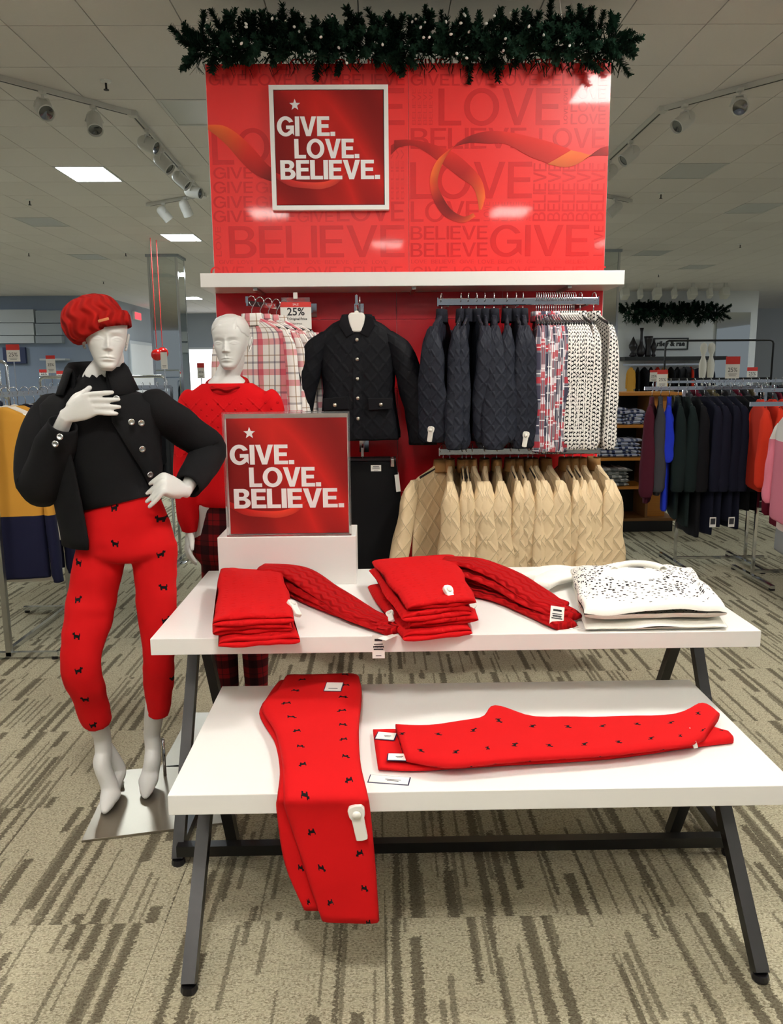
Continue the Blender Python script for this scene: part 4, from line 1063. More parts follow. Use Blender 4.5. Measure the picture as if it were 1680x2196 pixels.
def sweater(label, group, corners, z0, th, seed, path, widths, sth=.022, sz=0.0, kmat='red_knit', cmat='red_cable', loops=2):
    t = thing('folded_sweater', label, 'sweater', tuple(sum((Vector((c[0], c[1], z0)) for c in corners), Vector()) / 4), 0, group)
    folded_loft(corners, z0, th * 1.03, seed + .3, loops).build('folded_body', M[kmat], t, True, world=True)
    flatube([(p[0], p[1], z0 + sz + (p[2] if len(p) > 2 else 0)) for p in path], widths, sth, seed).build('sleeve', M[cmat], t, True, world=True)
    return t
def zpath(pts, z): return [tuple(Z(x, y, z))[:2] for x, y in pts]
# --- left stack
cs1 = lambda dx, dy: [Z(x + dx, y + dy, .765) for x, y in ((460, 1362), (634, 1352), (606, 1252), (470, 1244))]
T1 = []
for k, (dx, dy, nm) in enumerate(((6, 2, 'bottom'), (-3, -1, 'middle'), (2, -3, 'top'))):
    t = sweater('red cable knit sweater folded in the left stack, %s one of three' % nm, 'folded red sweaters, left stack', cs1(dx, dy), ZU + .0005 + k * .0285, .028, 3 + k,
                [(*tuple(Z(x + dx, y + dy, .755))[:2], zz) for x, y, zz in ((560, 1250, .004), (630, 1256, .0), (700, 1284, -k * .013), (770, 1312 + k * 3, -k * .0215), (838 - k * 7, 1342 - k * 3, -k * .0235))],
                [(0, .05), (.3, .062), (.7, .055), (.9, .042), (1, .036)], .024)
    T1.append(t)
sectag(T1[2], Vector((Z(632, 1305, .80))) - T1[2].location, (R(-65), R(20), R(35)), 1.0)
sectag(T1[1], Vector((Z(838, 1322, .765))) - T1[1].location, (R(-75), R(-25), R(0)), .8)
pt = pricetag(T1[0], Vector((Z(812, 1398, .70).x, 2.2575, .697)) - T1[0].location, (0, 0, 0), .037, .072); small_text('size_text', 'MEDIUM', .0085, M['ink'], pt, (0, -.001, .0), (R(90), 0, 0), bold=.0002)
p = Z(832, 1366, .732); pricetag(T1[0], Vector((p.x, p.y, .7318)) - T1[0].location, (R(-89), 0, R(-40)), .03, .055, False)
# --- middle stack
cs2 = lambda dx, dy: [Z(x + dx, y + dy, .775) for x, y in ((868, 1340), (1018, 1326), (972, 1222), (796, 1234))]
T2 = []
for k, (dx, dy, nm) in enumerate(((-8, 4, 'bottom'), (10, -2, 'second'), (-3, 0, 'third'), (2, -3, 'top'))):
    t = sweater('red cable knit sweater folded in the middle stack, %s of four' % (nm if nm in ('bottom', 'top') else nm + ' from below'), 'folded red sweaters, middle stack', cs2(dx, dy), ZU + .0005 + k * .0268, .0265, 11 + k,
                [(*tuple(Z(x + dx, y + dy, .765))[:2], zz) for x, y, zz in ((950, 1240, .003), (1020, 1246, 0), (1090, 1262, -k * .008), (1160, 1290 + k, -k * .016), (1222 - k * 5, 1322 - k * 6, -k * .019))],
                [(0, .05), (.3, .065), (.7, .06), (.9, .05), (1, .04)], .023)
    T2.append(t)
sectag(T2[3], Vector(Z(966, 1278, .835)) - T2[3].location, (R(-50), R(10), R(25)), 1.0)
sectag(T2[2], Vector(Z(1000, 1286, .80)) - T2[2].location, (R(-50), R(-20), R(40)), 1.1)
pt = pricetag(T2[0], Vector(Z(1195, 1322, .765)) - T2[0].location, (R(-28), R(8), R(-4)), .042, .062); small_text('size_text', 'LARGE', .0085, M['ink'], pt, (0, -.001, .0), (R(90), 0, 0), bold=.0002)
# --- white sweatshirts with sprinkled dots
def speckmat():
    m = NM('white_fleece_with_black_dots', srgb(240, 237, 226), .9, 0, .15); x, y, z = m.sep(m.uv())
    ex = m.math('DIVIDE', m.math('SUBTRACT', x, .205), 1.25); ey = m.math('SUBTRACT', y, .345)
    d = m.math('SQRT', m.math('ADD', m.math('MULTIPLY', ex, ex), m.math('MULTIPLY', ey, ey)))
    keep = m.sstep(d, .31, .09); inside = m.math('GREATER_THAN', d, .062)
    v = m.n('ShaderNodeTexVoronoi'); m.put(v.inputs['Vector'], m.xyz(x, m.math('MULTIPLY', y, .8))); v.inputs['Scale'].default_value = 98
    r = m.sep(v.outputs['Color'])
    dot = m.math('LESS_THAN', v.outputs['Distance'], m.math('ADD', .22, m.math('MULTIPLY', r[0], .25)))
    on = m.math('LESS_THAN', r[1], m.math('MULTIPLY', keep, 1.15))
    k = m.math('MULTIPLY', m.math('MULTIPLY', dot, on), inside)
    nz = m.noise(m.uv(), 700, 2)
    m.color(m.mix(k, m.mix(nz, srgb(232, 228, 216), srgb(244, 241, 232)), srgb(40, 40, 46))); m.bump(nz, .25, .002); return m.m
M['specks'] = speckmat(); M['fleece'] = fabric('white_fleece', (240, 237, 226), 700, .25)
cw = lambda dx, dy: [Z(x + dx, y + dy, .775) for x, y in ((1252, 1322), (1560, 1318), (1484, 1226), (1222, 1224))]
w1 = thing('folded_sweatshirt', 'plain white sweatshirt folded underneath the dotted one', 'sweatshirt', tuple(Z(1390, 1280, ZU)), 0, 'white sweatshirts')
pillow(cw(4, 3), ZU + .0005, .022, 41, wav=.006).build('folded_body', M['fleece'], w1, True, world=True)
w2 = thing('folded_sweatshirt', 'white sweatshirt sprinkled with black dots around the neckline, folded on the right', 'sweatshirt', tuple(Z(1390, 1280, ZU + .023)), 0, 'white sweatshirts')
pillow(cw(0, 0), ZU + .0225, .052, 42, 40, 30, wav=.008, zw=.12, bulge=lambda u, v: .012 * math.sin(u * 3.1) * v).build('folded_body', M['specks'], w2, True, world=True)
nc = Z(1372, 1226, .805)
def neck(k0, k1, prof, nm, n=26):
    rg = []
    for r_, z_ in prof:
        rg.append([Vector((nc.x + (.092 + r_) * math.cos(R(lerp(k0, k1, k / n))), nc.y + (.046 + r_ * .6) * math.sin(R(lerp(k0, k1, k / n))), .796 + z_ + .016 * max(0, math.sin(R(lerp(k0, k1, k / n)))))) for k in range(n + 1)])
    o = MB().loft(rg, False).build(nm, M['fleece'], w2, True, world=True); md = o.modifiers.new('thick', 'SOLIDIFY'); md.thickness = .004; md.offset = 0
neck(0, 360, [(.012, -.012), (.008, .001), (.0, .007), (-.010, .006), (-.017, -.004)], 'neck_rib')
neck(10, 170, [(.004, .004), (.008, .014), (-.002, .022), (-.014, .018), (-.018, .004)], 'neck_back')
MB().box((nc.x - .005, nc.y + .022, .8105), (.055, .0015, .014), Matrix.Rotation(R(-50), 3, 'X')).build('brand_label', M['ink'], w2, world=True)
for k, (pp, ww) in enumerate((([(1255, 1222), (1215, 1216), (1170, 1220), (1135, 1232)], .045), ([(1262, 1240), (1222, 1238), (1180, 1246), (1158, 1262)], .05))):
    flatube([(*tuple(Z(x, y, .76))[:2], ZU + .0005 + k * .022) for x, y in pp], [(0, ww), (.5, ww * 1.1), (1, ww * .7)], .03, 51 + k, wav=.5).build('sleeve', M['fleece'], w2, True, world=True)
p = Z(1228, 1342, .731); pt = pricetag(w1, Vector((p.x, p.y, .7318)) - w1.location, (R(-89), 0, R(8)), .04, .07)
# --- red trousers with terriers
M['reddog'] = dogcloth('red_terrier_twill', (206, 14, 18), .095, .0205, (14, 12, 14))
def sheet(sections, th, seed, nt=16):
    # sections: (left point, right point, up normal); a folded garment of thickness th
    Lp = catmull([s[0] for s in sections], 5); Rp = catmull([s[1] for s in sections], 5); Np = catmull([s[2] for s in sections], 5)
    rings = []
    for i, (l, r, n) in enumerate(zip(Lp, Rp, Np)):
        n = n.normalized(); top = []; bot = []
        for k in range(nt + 1):
            u = k / nt; a = 2 * u - 1; a = math.copysign(1 - (1 - abs(a)) ** 1.4, a); uu = (a + 1) / 2
            e = max(0, 1 - abs(a) ** 8) ** .5; p = l.lerp(r, uu)
            nz = mn.noise(Vector((p.x * 8 + seed, p.y * 8, p.z * 8)))
            top.append(p + n * (th * (.5 + .5 * e) + nz * th * .22)); bot.append(p + n * (th * (.5 - .5 * e)))
        rings.append(top + bot[::-1][1:-1])
    return MB().loft(rings)
UP = Vector((0, 0, 1)); FR = Vector((0, -1, 0))
def vert_pants(name_label, zoff, yoff, left, right, th, seed):
    t = thing('folded_trousers', name_label, 'trousers', tuple(Z(680, 1600, ZL)), 0, 'folded red terrier trousers')
    ss = []
    for (py, lx, rx) in zip(left[0], left[1], right):
        if py < 1690:
            z = ZL + .001 + zoff; ss.append((Z(lx, py, z + th / 2), Z(rx, py - 2, z + th / 2), UP))
            ss[-1][0].z = z; ss[-1][1].z = z
        else:
            Yf = 1.7735 - yoff
            if py < 1712:
                a = atY(lx, py, Yf); b = atY(rx, py, Yf); a.z = b.z = ZL - .004 + zoff * .5; a.y = b.y = Yf - .002; ss.append((a, b, Vector((0, -.8, .6))))
            else: ss.append((atY(lx, py, Yf), atY(rx, py, Yf), FR))
    sheet(ss, th, seed).build('cloth', M['reddog'], t, True, world=True)
    return t
vp1 = vert_pants('lower pair of red terrier print trousers hanging over the table edge', 0.0, 0.0,
    ([1462, 1490, 1532, 1590, 1650, 1700, 1735, 1850, 1945], [598, 576, 556, 588, 600, 596, 594, 612, 652]), [768, 772, 770, 766, 768, 776, 784, 740, 715], .016, 61)
vp2 = vert_pants('upper pair of red terrier print trousers hanging over the table edge', .021, .0205,
    ([1452, 1480, 1516, 1570, 1640, 1700, 1735, 1850, 1966], [612, 596, 560, 590, 606, 610, 614, 652, 690]), [770, 776, 775, 770, 774, 789, 795, 806, 814], .024, 63)
p = atY(770, 1758, 1.735); sectag(vp2, p - vp2.location + Vector((0, -.012, 0)), (0, R(-10), 0), 1.25)
p = Z(716, 1474, ZL + .048); tg = MB().box((0, 0, 0), (.05, .064, .0012)).build('paper_label', M['paper'], vp2, loc=Vector((p.x, p.y, ZL + .0505)) - vp2.location, rot=(0, 0, R(-4)))
MB().box((0, 0, -.0009), (.055, .069, .0006)).build('label_border', M['navy_ink'], tg); MB().box((0, -.016, .0008), (.028, .003, .0006)).build('print', M['ink'], tg)
def horiz_pants(label, secs, z, th, seed):
    t = thing('folded_trousers', label, 'trousers', tuple(Z(1150, 1600, ZL)), 0, 'folded red terrier trousers')
    ss = []
    for b, f in secs:
        B_ = Z(b[0], b[1], z + th); F_ = Z(f[0], f[1], z + th * .3); B_.z = F_.z = z
        ss.append((F_, B_, UP))
    o = sheet(ss, th, seed).build('cloth', M['reddog'], t, True, world=True)
    return t
hp1 = horiz_pants('lower pair of red terrier print trousers lying across the lower table', [((800, 1558), (812, 1652)), ((900, 1556), (895, 1655)), ((1050, 1550), (1060, 1645)), ((1300, 1545), (1300, 1630)), ((1480, 1545), (1470, 1606)), ((1560, 1565), (1574, 1592))], ZL + .001, .02, 71)
hp2 = horiz_pants('upper pair of red terrier print trousers lying across the lower table', [((848, 1547), (872, 1634)), ((940, 1546), (955, 1648)), ((1030, 1532), (1040, 1643)), ((1062, 1506), (1072, 1640)), ((1150, 1530), (1160, 1632)), ((1300, 1530), (1310, 1622)), ((1450, 1524), (1440, 1606)), ((1508, 1502), (1480, 1600)), ((1545, 1524), (1508, 1588))], ZL + .0215, .026, 73)
for (px, py, zz, rz, w_, h_, par) in ((828, 1578, .524, -12, .05, .04, hp1), (853, 1623, .529, -4, .048, .034, hp1), (835, 1672, .5012, -10, .098, .034, hp1)):
    p = Z(px, py, zz); tg = MB().box((0, 0, 0), (w_, h_, .0012)).build('paper_label', M['paper'], par, loc=Vector((p.x, p.y, zz)) - par.location, rot=(0, 0, R(rz)))
    MB().box((0, 0, -.0009), (w_ + .006, h_ + .006, .0006)).build('label_border', M['navy_ink'], tg); MB().box((w_ * .1, 0, .0008), (w_ * .4, .002, .0006)).box((w_ * .1, -.006, .0008), (w_ * .3, .002, .0006)).build('print', M['ink'], tg)
p = Z(1485, 1585, .525); sectag(hp1, Vector((p.x, p.y, .527)) - hp1.location, (R(-80), R(70), 0), 1.0)
# ================================================================== MANNEQUINS
def gs(x, s): return math.exp(-.5 * (x / s) ** 2)
def head_mesh(mb, origin, yaw, tilt=0.0, scale=1.0, hair=False, nz=170, nphi=170):
    Sl = [(-.118, -.064, -.045, .012), (-.113, -.080, -.034, .0215), (-.100, -.0875, -.014, .0305), (-.085, -.0860, .0, .0375), (-.07, -.0880, .012, .0430), (-.055, -.0885, .025, .0480), (-.04, -.0880, .04, .0530), (-.02, -.0885, .056, .0590),
          (0, -.0875, .075, .0638), (.02, -.0900, .088, .0675), (.045, -.0880, .096, .070), (.07, -.078, .092, .0675), (.09, -.058, .076, .0575), (.103, -.032, .052, .042), (.1095, -.004, .03, .023), (.112, .008, .016, .006)]
    def prof(z):
        for a, b in zip(Sl, Sl[1:]):
            if z <= b[0]:
                t = (z - a[0]) / (b[0] - a[0]); return [lerp(a[q], b[q], t) for q in (1, 2, 3)]
        return Sl[-1][1:]
    def sm(z):     # light smoothing of the profile
        r = [0, 0, 0]
        for dz, w in ((-.006, .25), (0, .5), (.006, .25)):
            p = prof(min(.112, max(-.118, z + dz)));
            for q in range(3): r[q] += p[q] * w
        return r
    M3 = Matrix.Rotation(yaw, 3, 'Z') @ Matrix.Rotation(tilt, 3, 'Y')
    rings = []
    for i in range(nz + 1):
        t = i / nz; z = lerp(-.118, .112, t)
        if t > .93: z = lerp(-.118, .112, .93 + .07 * math.sin((t - .93) / .07 * PI / 2))
        yf, yb, w = sm(z); r = []
        ym = lerp(yf, yb, .55); 
        for k in range(nphi):
            q = k / nphi * 2 - 1; q = math.copysign(abs(q) ** 1.35, q); ph = q * PI      # dense around the front
            cx, cy = math.sin(ph), math.cos(ph)
            hy = (ym - yf) if cy > 0 else (yb - ym)
            x = w * sq(cx, .88); y = ym - hy * sq(cy, .92)
            fr = max(0, cy) ** .7; ax = abs(x); d = 0.0
            if fr > 0:
                nh = curve([(-.0445, 0), (-.040, .0125), (-.0355, .0185), (-.030, .0178), (-.018, .0125), (-.004, .0085), (.010, .0048), (.024, .0010), (.034, 0)], z)
                nw = curve([(-.043, .0068), (-.034, .0066), (-.026, .0058), (0, .0048), (.02, .0060)], z)
                d += nh * gs(x, nw)
                d += .0048 * gs(ax - .0098, .0036) * gs(z + .0370, .0042)
                ex = ax - .0318
                d -= .0058 * gs(ax - .0270, .0155) * gs(z - .006, .0085)                       # socket
                d += .0050 * gs(ex, .0112) * gs(z - .0008, .0062)                               # eyeball under the lids
                d += .0020 * gs(ex, .0105) * gs(z - .0042 + ex * ex * 22, .0017)                # upper lid edge
                d += .0014 * gs(ex, .0100) * gs(z + .0052 - ex * ex * 14, .0016)                # lower lid
                d -= .0016 * gs(ex, .0115) * gs(z - .0092 + ex * ex * 14, .0017)                # lid crease
                d += .0026 * gs(ax - .033, .016) * gs(z - .0215 + (ax - .033) ** 2 * 6, .0050)  # brow
                d += .0040 * gs(ax - .046, .013) * gs(z + .026, .013)
                d -= .0040 * gs(ax - .040, .012) * gs(z + .064, .016)
                d += .0066 * gs(x, .0112) * gs(z + .0668 - .0014 * gs(ax - .0055, .0035), .0031)
                d += .0080 * gs(x, .0098) * gs(z + .0768, .0041)
                d -= .0034 * gs(x, .0140) * gs(z + .0716 + ax * ax * 4, .0010)
                d -= .0016 * gs(x, .0026) * gs(z + .056, .005)
                d -= .0034 * gs(x, .013) * gs(z + .0866, .0042)
                d += .0042 * gs(x, .011) * gs(z + .104, .008)
            y -= d * fr
            if hair:
                hl = curve([(-.075, .026), (-.055, .050), (-.02, .072), (.02, .082), (.036, .0845), (.044, .060), (.06, .035), (.075, .012)], x) if cy > -.15 else -.04
                k_ = min(1, max(0, (z - hl) / .004)); n = Vector((x, y, max(0, z))).normalized(); x += n.x * .0034 * k_; y += n.y * .0034 * k_
                if cy > -.3 and z > .05: y += .0026 * gs(x - .036, .0022); 
            zz = z * (.875 if z < 0 else 1.0)
            if hair and z > .09: zz += .002
            r.append(Vector(origin) + M3 @ (Vector((x, y, zz)) * scale))
        rings.append(r)
    mb.loft(rings)
    for s in (-1, 1):
        pts = [(s * .066, .022, -.012), (s * .071, .026, .004), (s * .074, .033, .018), (s * .076, .042, .022), (s * .0755, .047, .012), (s * .071, .041, -.006), (s * .067, .031, -.026), (s * .064, .024, -.03)]
        mb.tube([Vector(origin) + M3 @ (Vector(p) * scale) for p in catmull(pts, 3)], .0042, 6)
        mb.ball(Vector(origin) + M3 @ Vector((s * .067, .033, -.002)) * scale, .02 * scale, 8, (.25, .7, 1.05))
def hand(mb, wrist, kn, back, idx, fdir, wr=.024, pw=.038, fl=.078, curl=.25, thumb=(.4, .5, -.4), fr=.0082, spread=.05):
    wrist = Vector(wrist); kn = Vector(kn); back = Vector(back).normalized(); d = (kn - wrist).normalized()
    idx = Vector(idx); idx = (idx - d * idx.dot(d)).normalized(); back = (back - d * back.dot(d)); back = (back - idx * back.dot(idx)).normalized()
    rings = []; L = (kn - wrist).length
    for t, w, h in ((-.12, .62, .95), (.05, .64, .9), (.3, .82, .82), (.6, 1.0, .72), (.85, 1.04, .62), (1.02, .98, .5)):
        c = wrist + d * L * t
        rings.append([c + idx * (pw * w * sq(math.cos(2 * PI * k / 18), .85)) + back * (.0185 * h * math.sin(2 * PI * k / 18)) for k in range(18)])
    mb.loft(rings)
    fdir = Vector(fdir).normalized()
    for k, (off, ln) in enumerate(((.78, .93), (.26, 1.03), (-.27, .96), (-.78, .76))):
        b = kn + idx * pw * off - d * .012; fd = (fdir + idx * spread * (1.5 - k)).normalized()
        l = fl * ln; p = [b, b + fd * l * .05 + d * .014, None, None, None]
        a1 = (fd - back * curl * .4).normalized(); a2 = (fd - back * curl * 1.1).normalized(); a3 = (fd - back * curl * 1.7).normalized()
        p[2] = p[1] + a1 * l * .42; p[3] = p[2] + a2 * l * .30; p[4] = p[3] + a3 * l * .24
        pts = catmull(p, 4); m = len(pts)
        mb.tube(pts, [fr * curve([(0, 1.12), (.3, 1.05), (.55, 1.02), (.75, .92), (.93, .78), (1, .42)], i / (m - 1)) for i in range(m)], 10)
    tb = wrist + d * L * .25 + idx * pw * .55; td = (idx * thumb[0] + d * thumb[1] + back * thumb[2]).normalized()
    pts = catmull([tb, tb + td * .032 + idx * .006, tb + td * .056 + d * .006, tb + td * .078 + d * .016], 4); m = len(pts)
    mb.tube(pts, [curve([(0, .014), (.3, .0125), (.6, .0105), (.9, .0085), (1, .004)], i / (m - 1)) for i in range(m)], 10)
def foot(mb, ankle, ball, toe, w=.036, heel=None):
    # arched mannequin foot: shank enters at the ankle, the sole slopes to the ball, toes point on
    ankle, ball, toe = Vector(ankle), Vector(ball), Vector(toe)
    f = (toe - ball); f.z = 0; f.normalize(); s = Vector((-f.y, f.x, 0)); heel = Vector(heel) if heel else ankle - f * .038 + Vector((0, 0, -.052))
    path = catmull([ankle + Vector((0, 0, .06)), ankle, ankle + f * .026 + Vector((0, 0, -.036)), ball.lerp(ankle, .36) + Vector((0, 0, -.004)), ball + Vector((0, 0, .02)), toe.lerp(ball, .45) + Vector((0, 0, .014)), toe + Vector((0, 0, .0095))], 5)
    m = len(path); rings = []
    for i, p in enumerate(path):
        t = i / (m - 1); d = (path[min(i + 1, m - 1)] - path[max(0, i - 1)]).normalized(); u = s.cross(d).normalized()
        wd = curve([(0, .030), (.18, .029), (.35, .031), (.55, .033), (.7, .036), (.84, .026), (.94, .016), (1, .006)], t) * w / .036; ht = curve([(0, .032), (.18, .034), (.35, .034), (.55, .027), (.7, .021), (.86, .014), (1, .007)], t)
        rings.append([p + s * (wd * math.cos(2 * PI * k / 16)) + u * (ht * math.sin(2 * PI * k / 16)) for k in range(16)])
    mb.loft(rings)
    mb.tube(catmull([ankle + Vector((0, 0, .03)) - f * .008, heel + Vector((0, 0, .022)), heel + f * .03 + Vector((0, 0, -.004)), ball.lerp(heel, .35) + Vector((0, 0, .004)), ball + Vector((0, 0, .014))], 4), [.024 if i < 5 else .022 for i in range(17)], 10)
def remesh(name, mb, mat, parent, voxel, iters=2, uv=True, extra=None):
    o = mb.build(name, mat, None, True)
    md = o.modifiers.new('r', 'REMESH'); md.mode = 'VOXEL'; md.voxel_size = voxel; md.use_smooth_shade = True
    if iters: ms = o.modifiers.new('s', 'SMOOTH'); ms.factor = .5; ms.iterations = iters
    bpy.context.view_layer.update(); freeze(o); me = o.data
    if extra:
        n0 = len(me.vertices); vs = [tuple(v.co) for v in me.vertices] + extra.v
        fs = [tuple(p.vertices) for p in me.polygons] + [tuple(i + n0 for i in f) for f in extra.f]
        me2 = bpy.data.meshes.new(name); me2.from_pydata(vs, [], fs); me2.polygons.foreach_set('use_smooth', [True] * len(fs)); o.data = me2; me = me2
    if uv:
        ul = me.uv_layers[0] if me.uv_layers else me.uv_layers.new(name='UVMap')
        import array
        co = [0.0] * (3 * len(me.vertices)); me.vertices.foreach_get('co', co); li = [0] * len(me.loops); me.loops.foreach_get('vertex_index', li)
        flat = []
        for i in li: flat += [co[3 * i] + .6 * co[3 * i + 1] * 0, co[3 * i + 2]]
        ul.data.foreach_set('uv', flat)
    me.materials.clear(); me.materials.append(mat)
    if parent: o.parent = parent; o.matrix_parent_inverse = wm(parent).inverted()
    return o
def ell(c, rx, ry, n=36, e=.9, rz=0.0):
    c = Vector(c); return [c + Matrix.Rotation(rz, 3, 'Z') @ Vector((rx * sq(math.cos(2 * PI * k / n), e), ry * sq(math.sin(2 * PI * k / n), e), 0)) for k in range(n)]
def P(px, py, Y): return atY(px, py, Y)
def PZ(py, Y): return atY(300, py, Y).z
K1 = 1 / 642.0       # metres per pixel at the first mannequin
# ---------------------------------------------------------------- mannequin in black jacket
YM = 2.64
m1 = thing('mannequin', 'white mannequin in red knit beret, black jacket and red trousers, on the left', 'mannequin', (-.88, 2.62, 0))
b = MB()
tor = [(1192, 276, 50, .06), (1180, 276, 84, .085), (1150, 272, 88, .09), (1110, 269, 76, .08), (1065, 262, 62, .07), (1010, 240, 76, .085), (950, 222, 90, .10), (905, 216, 96, .10), (870, 214, 106, .085), (845, 212, 92, .07), (830, 210, 55, .06), (815, 209, 36, .05)]
b.loft([ell(P(x, y, YM), hw * K1, ry) for y, x, hw, ry in tor])
hc1 = P(222, 726, 2.535) + Vector((-.018, .075, 0))
b.tube(catmull([hc1 + Vector((-.006, .022, -.03)), hc1 + Vector((-.006, .03, -.075)), P(209, 815, YM), P(210, 850, YM)], 4), [.047, .047, .047, .047, .0465, .0465, .0465, .047, .048, .050, .055, .062, .07], 16)
SR, ER, WR = P(112, 868, 2.66), P(82, 1030, 2.60), P(143, 892, 2.485)
SL_, EL, WL = P(330, 866, 2.66), P(446, 962, 2.79), P(398, 1052, 2.60)
for a, e, w in ((SR, ER, WR), (SL_, EL, WL)):
    pts = catmull([a, a.lerp(e, .5), e, e.lerp(w, .45), w], 5); b.tube(pts, [curve([(0, .045), (.4, .038), (.5, .034), (.65, .034), (1, .0225)], i / (len(pts) - 1)) for i in range(len(pts))], 12)
hand(b, WR, P(196, 866, 2.478), (0, -1, 0), (0, 0, 1), (.98, .02, .0), fl=.086, curl=.10, thumb=(.35, .7, -.35), spread=.06)
hand(b, WL, P(352, 1036, 2.525), (.15, -.75, .7), (-.1, -.75, -.65), (-.62, -.05, -.55), fl=.078, curl=.12, thumb=(-.2, .5, -.6), spread=.10)
KR, AR, BR, TR = P(172, 1418, 2.54), P(222, 1612, 2.665), P(238, 1706, 2.60), P(224, 1749, 2.515)
KL, AL, BL, TL = P(341, 1400, 2.63), P(328, 1604, 2.76), P(320, 1684, 2.70), P(312, 1716, 2.61)
BR.z = BL.z = .028; TR.z = TL.z = .013
for hp, kn_, an in ((P(222, 1175, YM), KR, AR), (P(330, 1175, YM), KL, AL)):
    pts = catmull([hp, hp.lerp(kn_, .5), kn_, kn_.lerp(an, .4), an + Vector((0, 0, .06))], 5)
    b.tube(pts, [curve([(0, .06), (.25, .054), (.5, .042), (.62, .042), (.8, .036), (1, .031)], i / (len(pts) - 1)) for i in range(len(pts))], 16)
foot(b, AR, BR, TR, heel=P(257, 1660, 2.715)); foot(b, AL, BL, TL)
hx = MB(); head_mesh(hx, hc1, R(22), R(3), .96)
body1 = remesh('body', b, M['mannequin'], m1, .0036, 3, False, hx)
# heel peg and base plate
MB().cyl(P(261, 1678, 2.715), Vector((P(261, 1678, 2.715).x, 2.715, .009)), .010, .007, n=10).build('heel_support', M['mannequin'], m1, True, world=True)
MB().cyl(AL + Vector((.03, .03, .02)), (AL.x + .03, AL.y + .03, .01), .006, n=10).build('ankle_rod', M['chrome'], m1, True, world=True)
pl = [Vector((-.985, 2.375, 0)), Vector((-.50, 2.475, 0)), Vector((-.545, 2.92, 0)), Vector((-1.03, 2.835, 0))]
M['plate'] = plain('satin_steel_plate', (150, 142, 128), .3, .8)
mp = MB(); mp.v = [tuple(p + Vector((0, 0, z))) for z in (.0005, .009) for p in pl]
for f in ((3, 2, 1, 0), (4, 5, 6, 7), (0, 1, 5, 4), (1, 2, 6, 5), (2, 3, 7, 6), (3, 0, 4, 7)): mp.face(f)
mp.build('base_plate', M['plate'], m1, world=True, bevel=.001)
# trousers
def legs(rings_hip, legpaths, voxel=.006, it=3):
    q = MB(); q.loft(rings_hip)
    for path, rad in legpaths:
        pts = catmull(path, 6); q.tube(pts, [curve(rad, i / (len(pts) - 1)) for i in range(len(pts))], 20)
    return q
hip = [(1050, 268, 72, .09), (1075, 266, 78, .096), (1110, 269, 90, .106), (1150, 271, 101, .112), (1178, 274, 104, .112), (1192, 277, 84, .10), (1199, 279, 40, .07)]
HR, HL = P(221, 1165, YM), P(330, 1163, YM)
hemR, hemL = P(208, 1550, 2.625), P(339, 1528, 2.715)
q = legs([ell(P(x, y, YM), hw * K1, ry) for y, x, hw, ry in hip],
         (([HR, HR.lerp(KR, .5), KR, KR.lerp(hemR, .55), hemR], [(0, .084), (.25, .080), (.5, .066), (.62, .062), (.8, .057), (1, .050)]),
          ([HL, HL.lerp(KL, .5), KL, KL.lerp(hemL, .5), hemL], [(0, .080), (.25, .068), (.5, .055), (.7, .053), (1, .041)])))
M['reddog_m'] = dogcloth('red_terrier_stretch', (206, 14, 18), .115, .026, (14, 12, 14))
tr1 = remesh('trousers', q, M['reddog_m'], m1, .006, 14)
nrm_ = [v.normal.copy() for v in tr1.data.vertices]
for v, n_ in zip(tr1.data.vertices, nrm_):
    w_ = mn.noise(Vector((v.co.x * 7 + v.co.z * 5, v.co.y * 6, v.co.z * 22))) * .0035 + mn.noise(Vector((v.co.x * 10, v.co.y * 10, v.co.z * 10 - v.co.x * 12))) * .003
    v.co += n_ * w_
# knit top with ruffled neck
tt = [(1082, 262, 80, .103), (1060, 260, 82, .10), (1010, 241, 84, .10), (950, 224, 96, .112), (905, 217, 102, .113), (870, 215, 108, .095), (845, 212, 88, .08), (830, 210, 60, .07), (817, 209, 41, .058)]
rg = [ell(P(x, y, YM), hw * K1, ry, 48) for y, x, hw, ry in tt]
for v in rg[0]: v.z += (v.x - rg[0][24].x) * .22 - .012
c = P(209, 806, YM)
rg.append([c + Vector(((.060 + .006 * math.sin(k * 1.9)) * math.cos(2 * PI * k / 48), (.054 + .006 * math.sin(k * 1.9)) * math.sin(2 * PI * k / 48), .006 * math.cos(k * 1.9))) for k in range(48)])
MB().loft(rg, True, True, False).build('knit_top', M['black_wool'], m1, True, world=True)
# jacket
jk = thing  # noqa
def open_shell(levels, n=44):
    rings = []
    for y, cx, hw, ry, th0, th1, Yc in levels:
        c = P(cx, y, Yc); r = []
        for k in range(n):
            th = R(lerp(th0, th1, k / (n - 1))); nzv = mn.noise(Vector((th * 2.2, y * .012, 3.3)))
            r.append(c + Vector((math.sin(th) * hw * K1, -math.cos(th) * ry, 0)) * (1 + .05 * nzv))
        rings.append(r)
    return MB().loft(rings, False)
lev = [(838, 210, 66, .075, 40, 318, YM), (850, 211, 100, .09, 26, 334, YM), (868, 213, 121, .112, 22, 337, YM), (900, 216, 120, .132, 24, 338, YM), (950, 221, 117, .14, 38, 340, YM), (1000, 228, 114, .138, 52, 342, YM + .005), (1050, 232, 112, .136, 66, 344, YM + .01), (1100, 236, 108, .138, 92, 347, YM + .015), (1140, 238, 100, .142, 118, 350, YM + .015), (1160, 238, 97, .142, 128, 350, YM + .015)]
js = open_shell(lev).build('jacket', M['black_wool'], m1, True, world=True)
md = js.modifiers.new('thick', 'SOLIDIFY'); md.thickness = .009; md.offset = 0
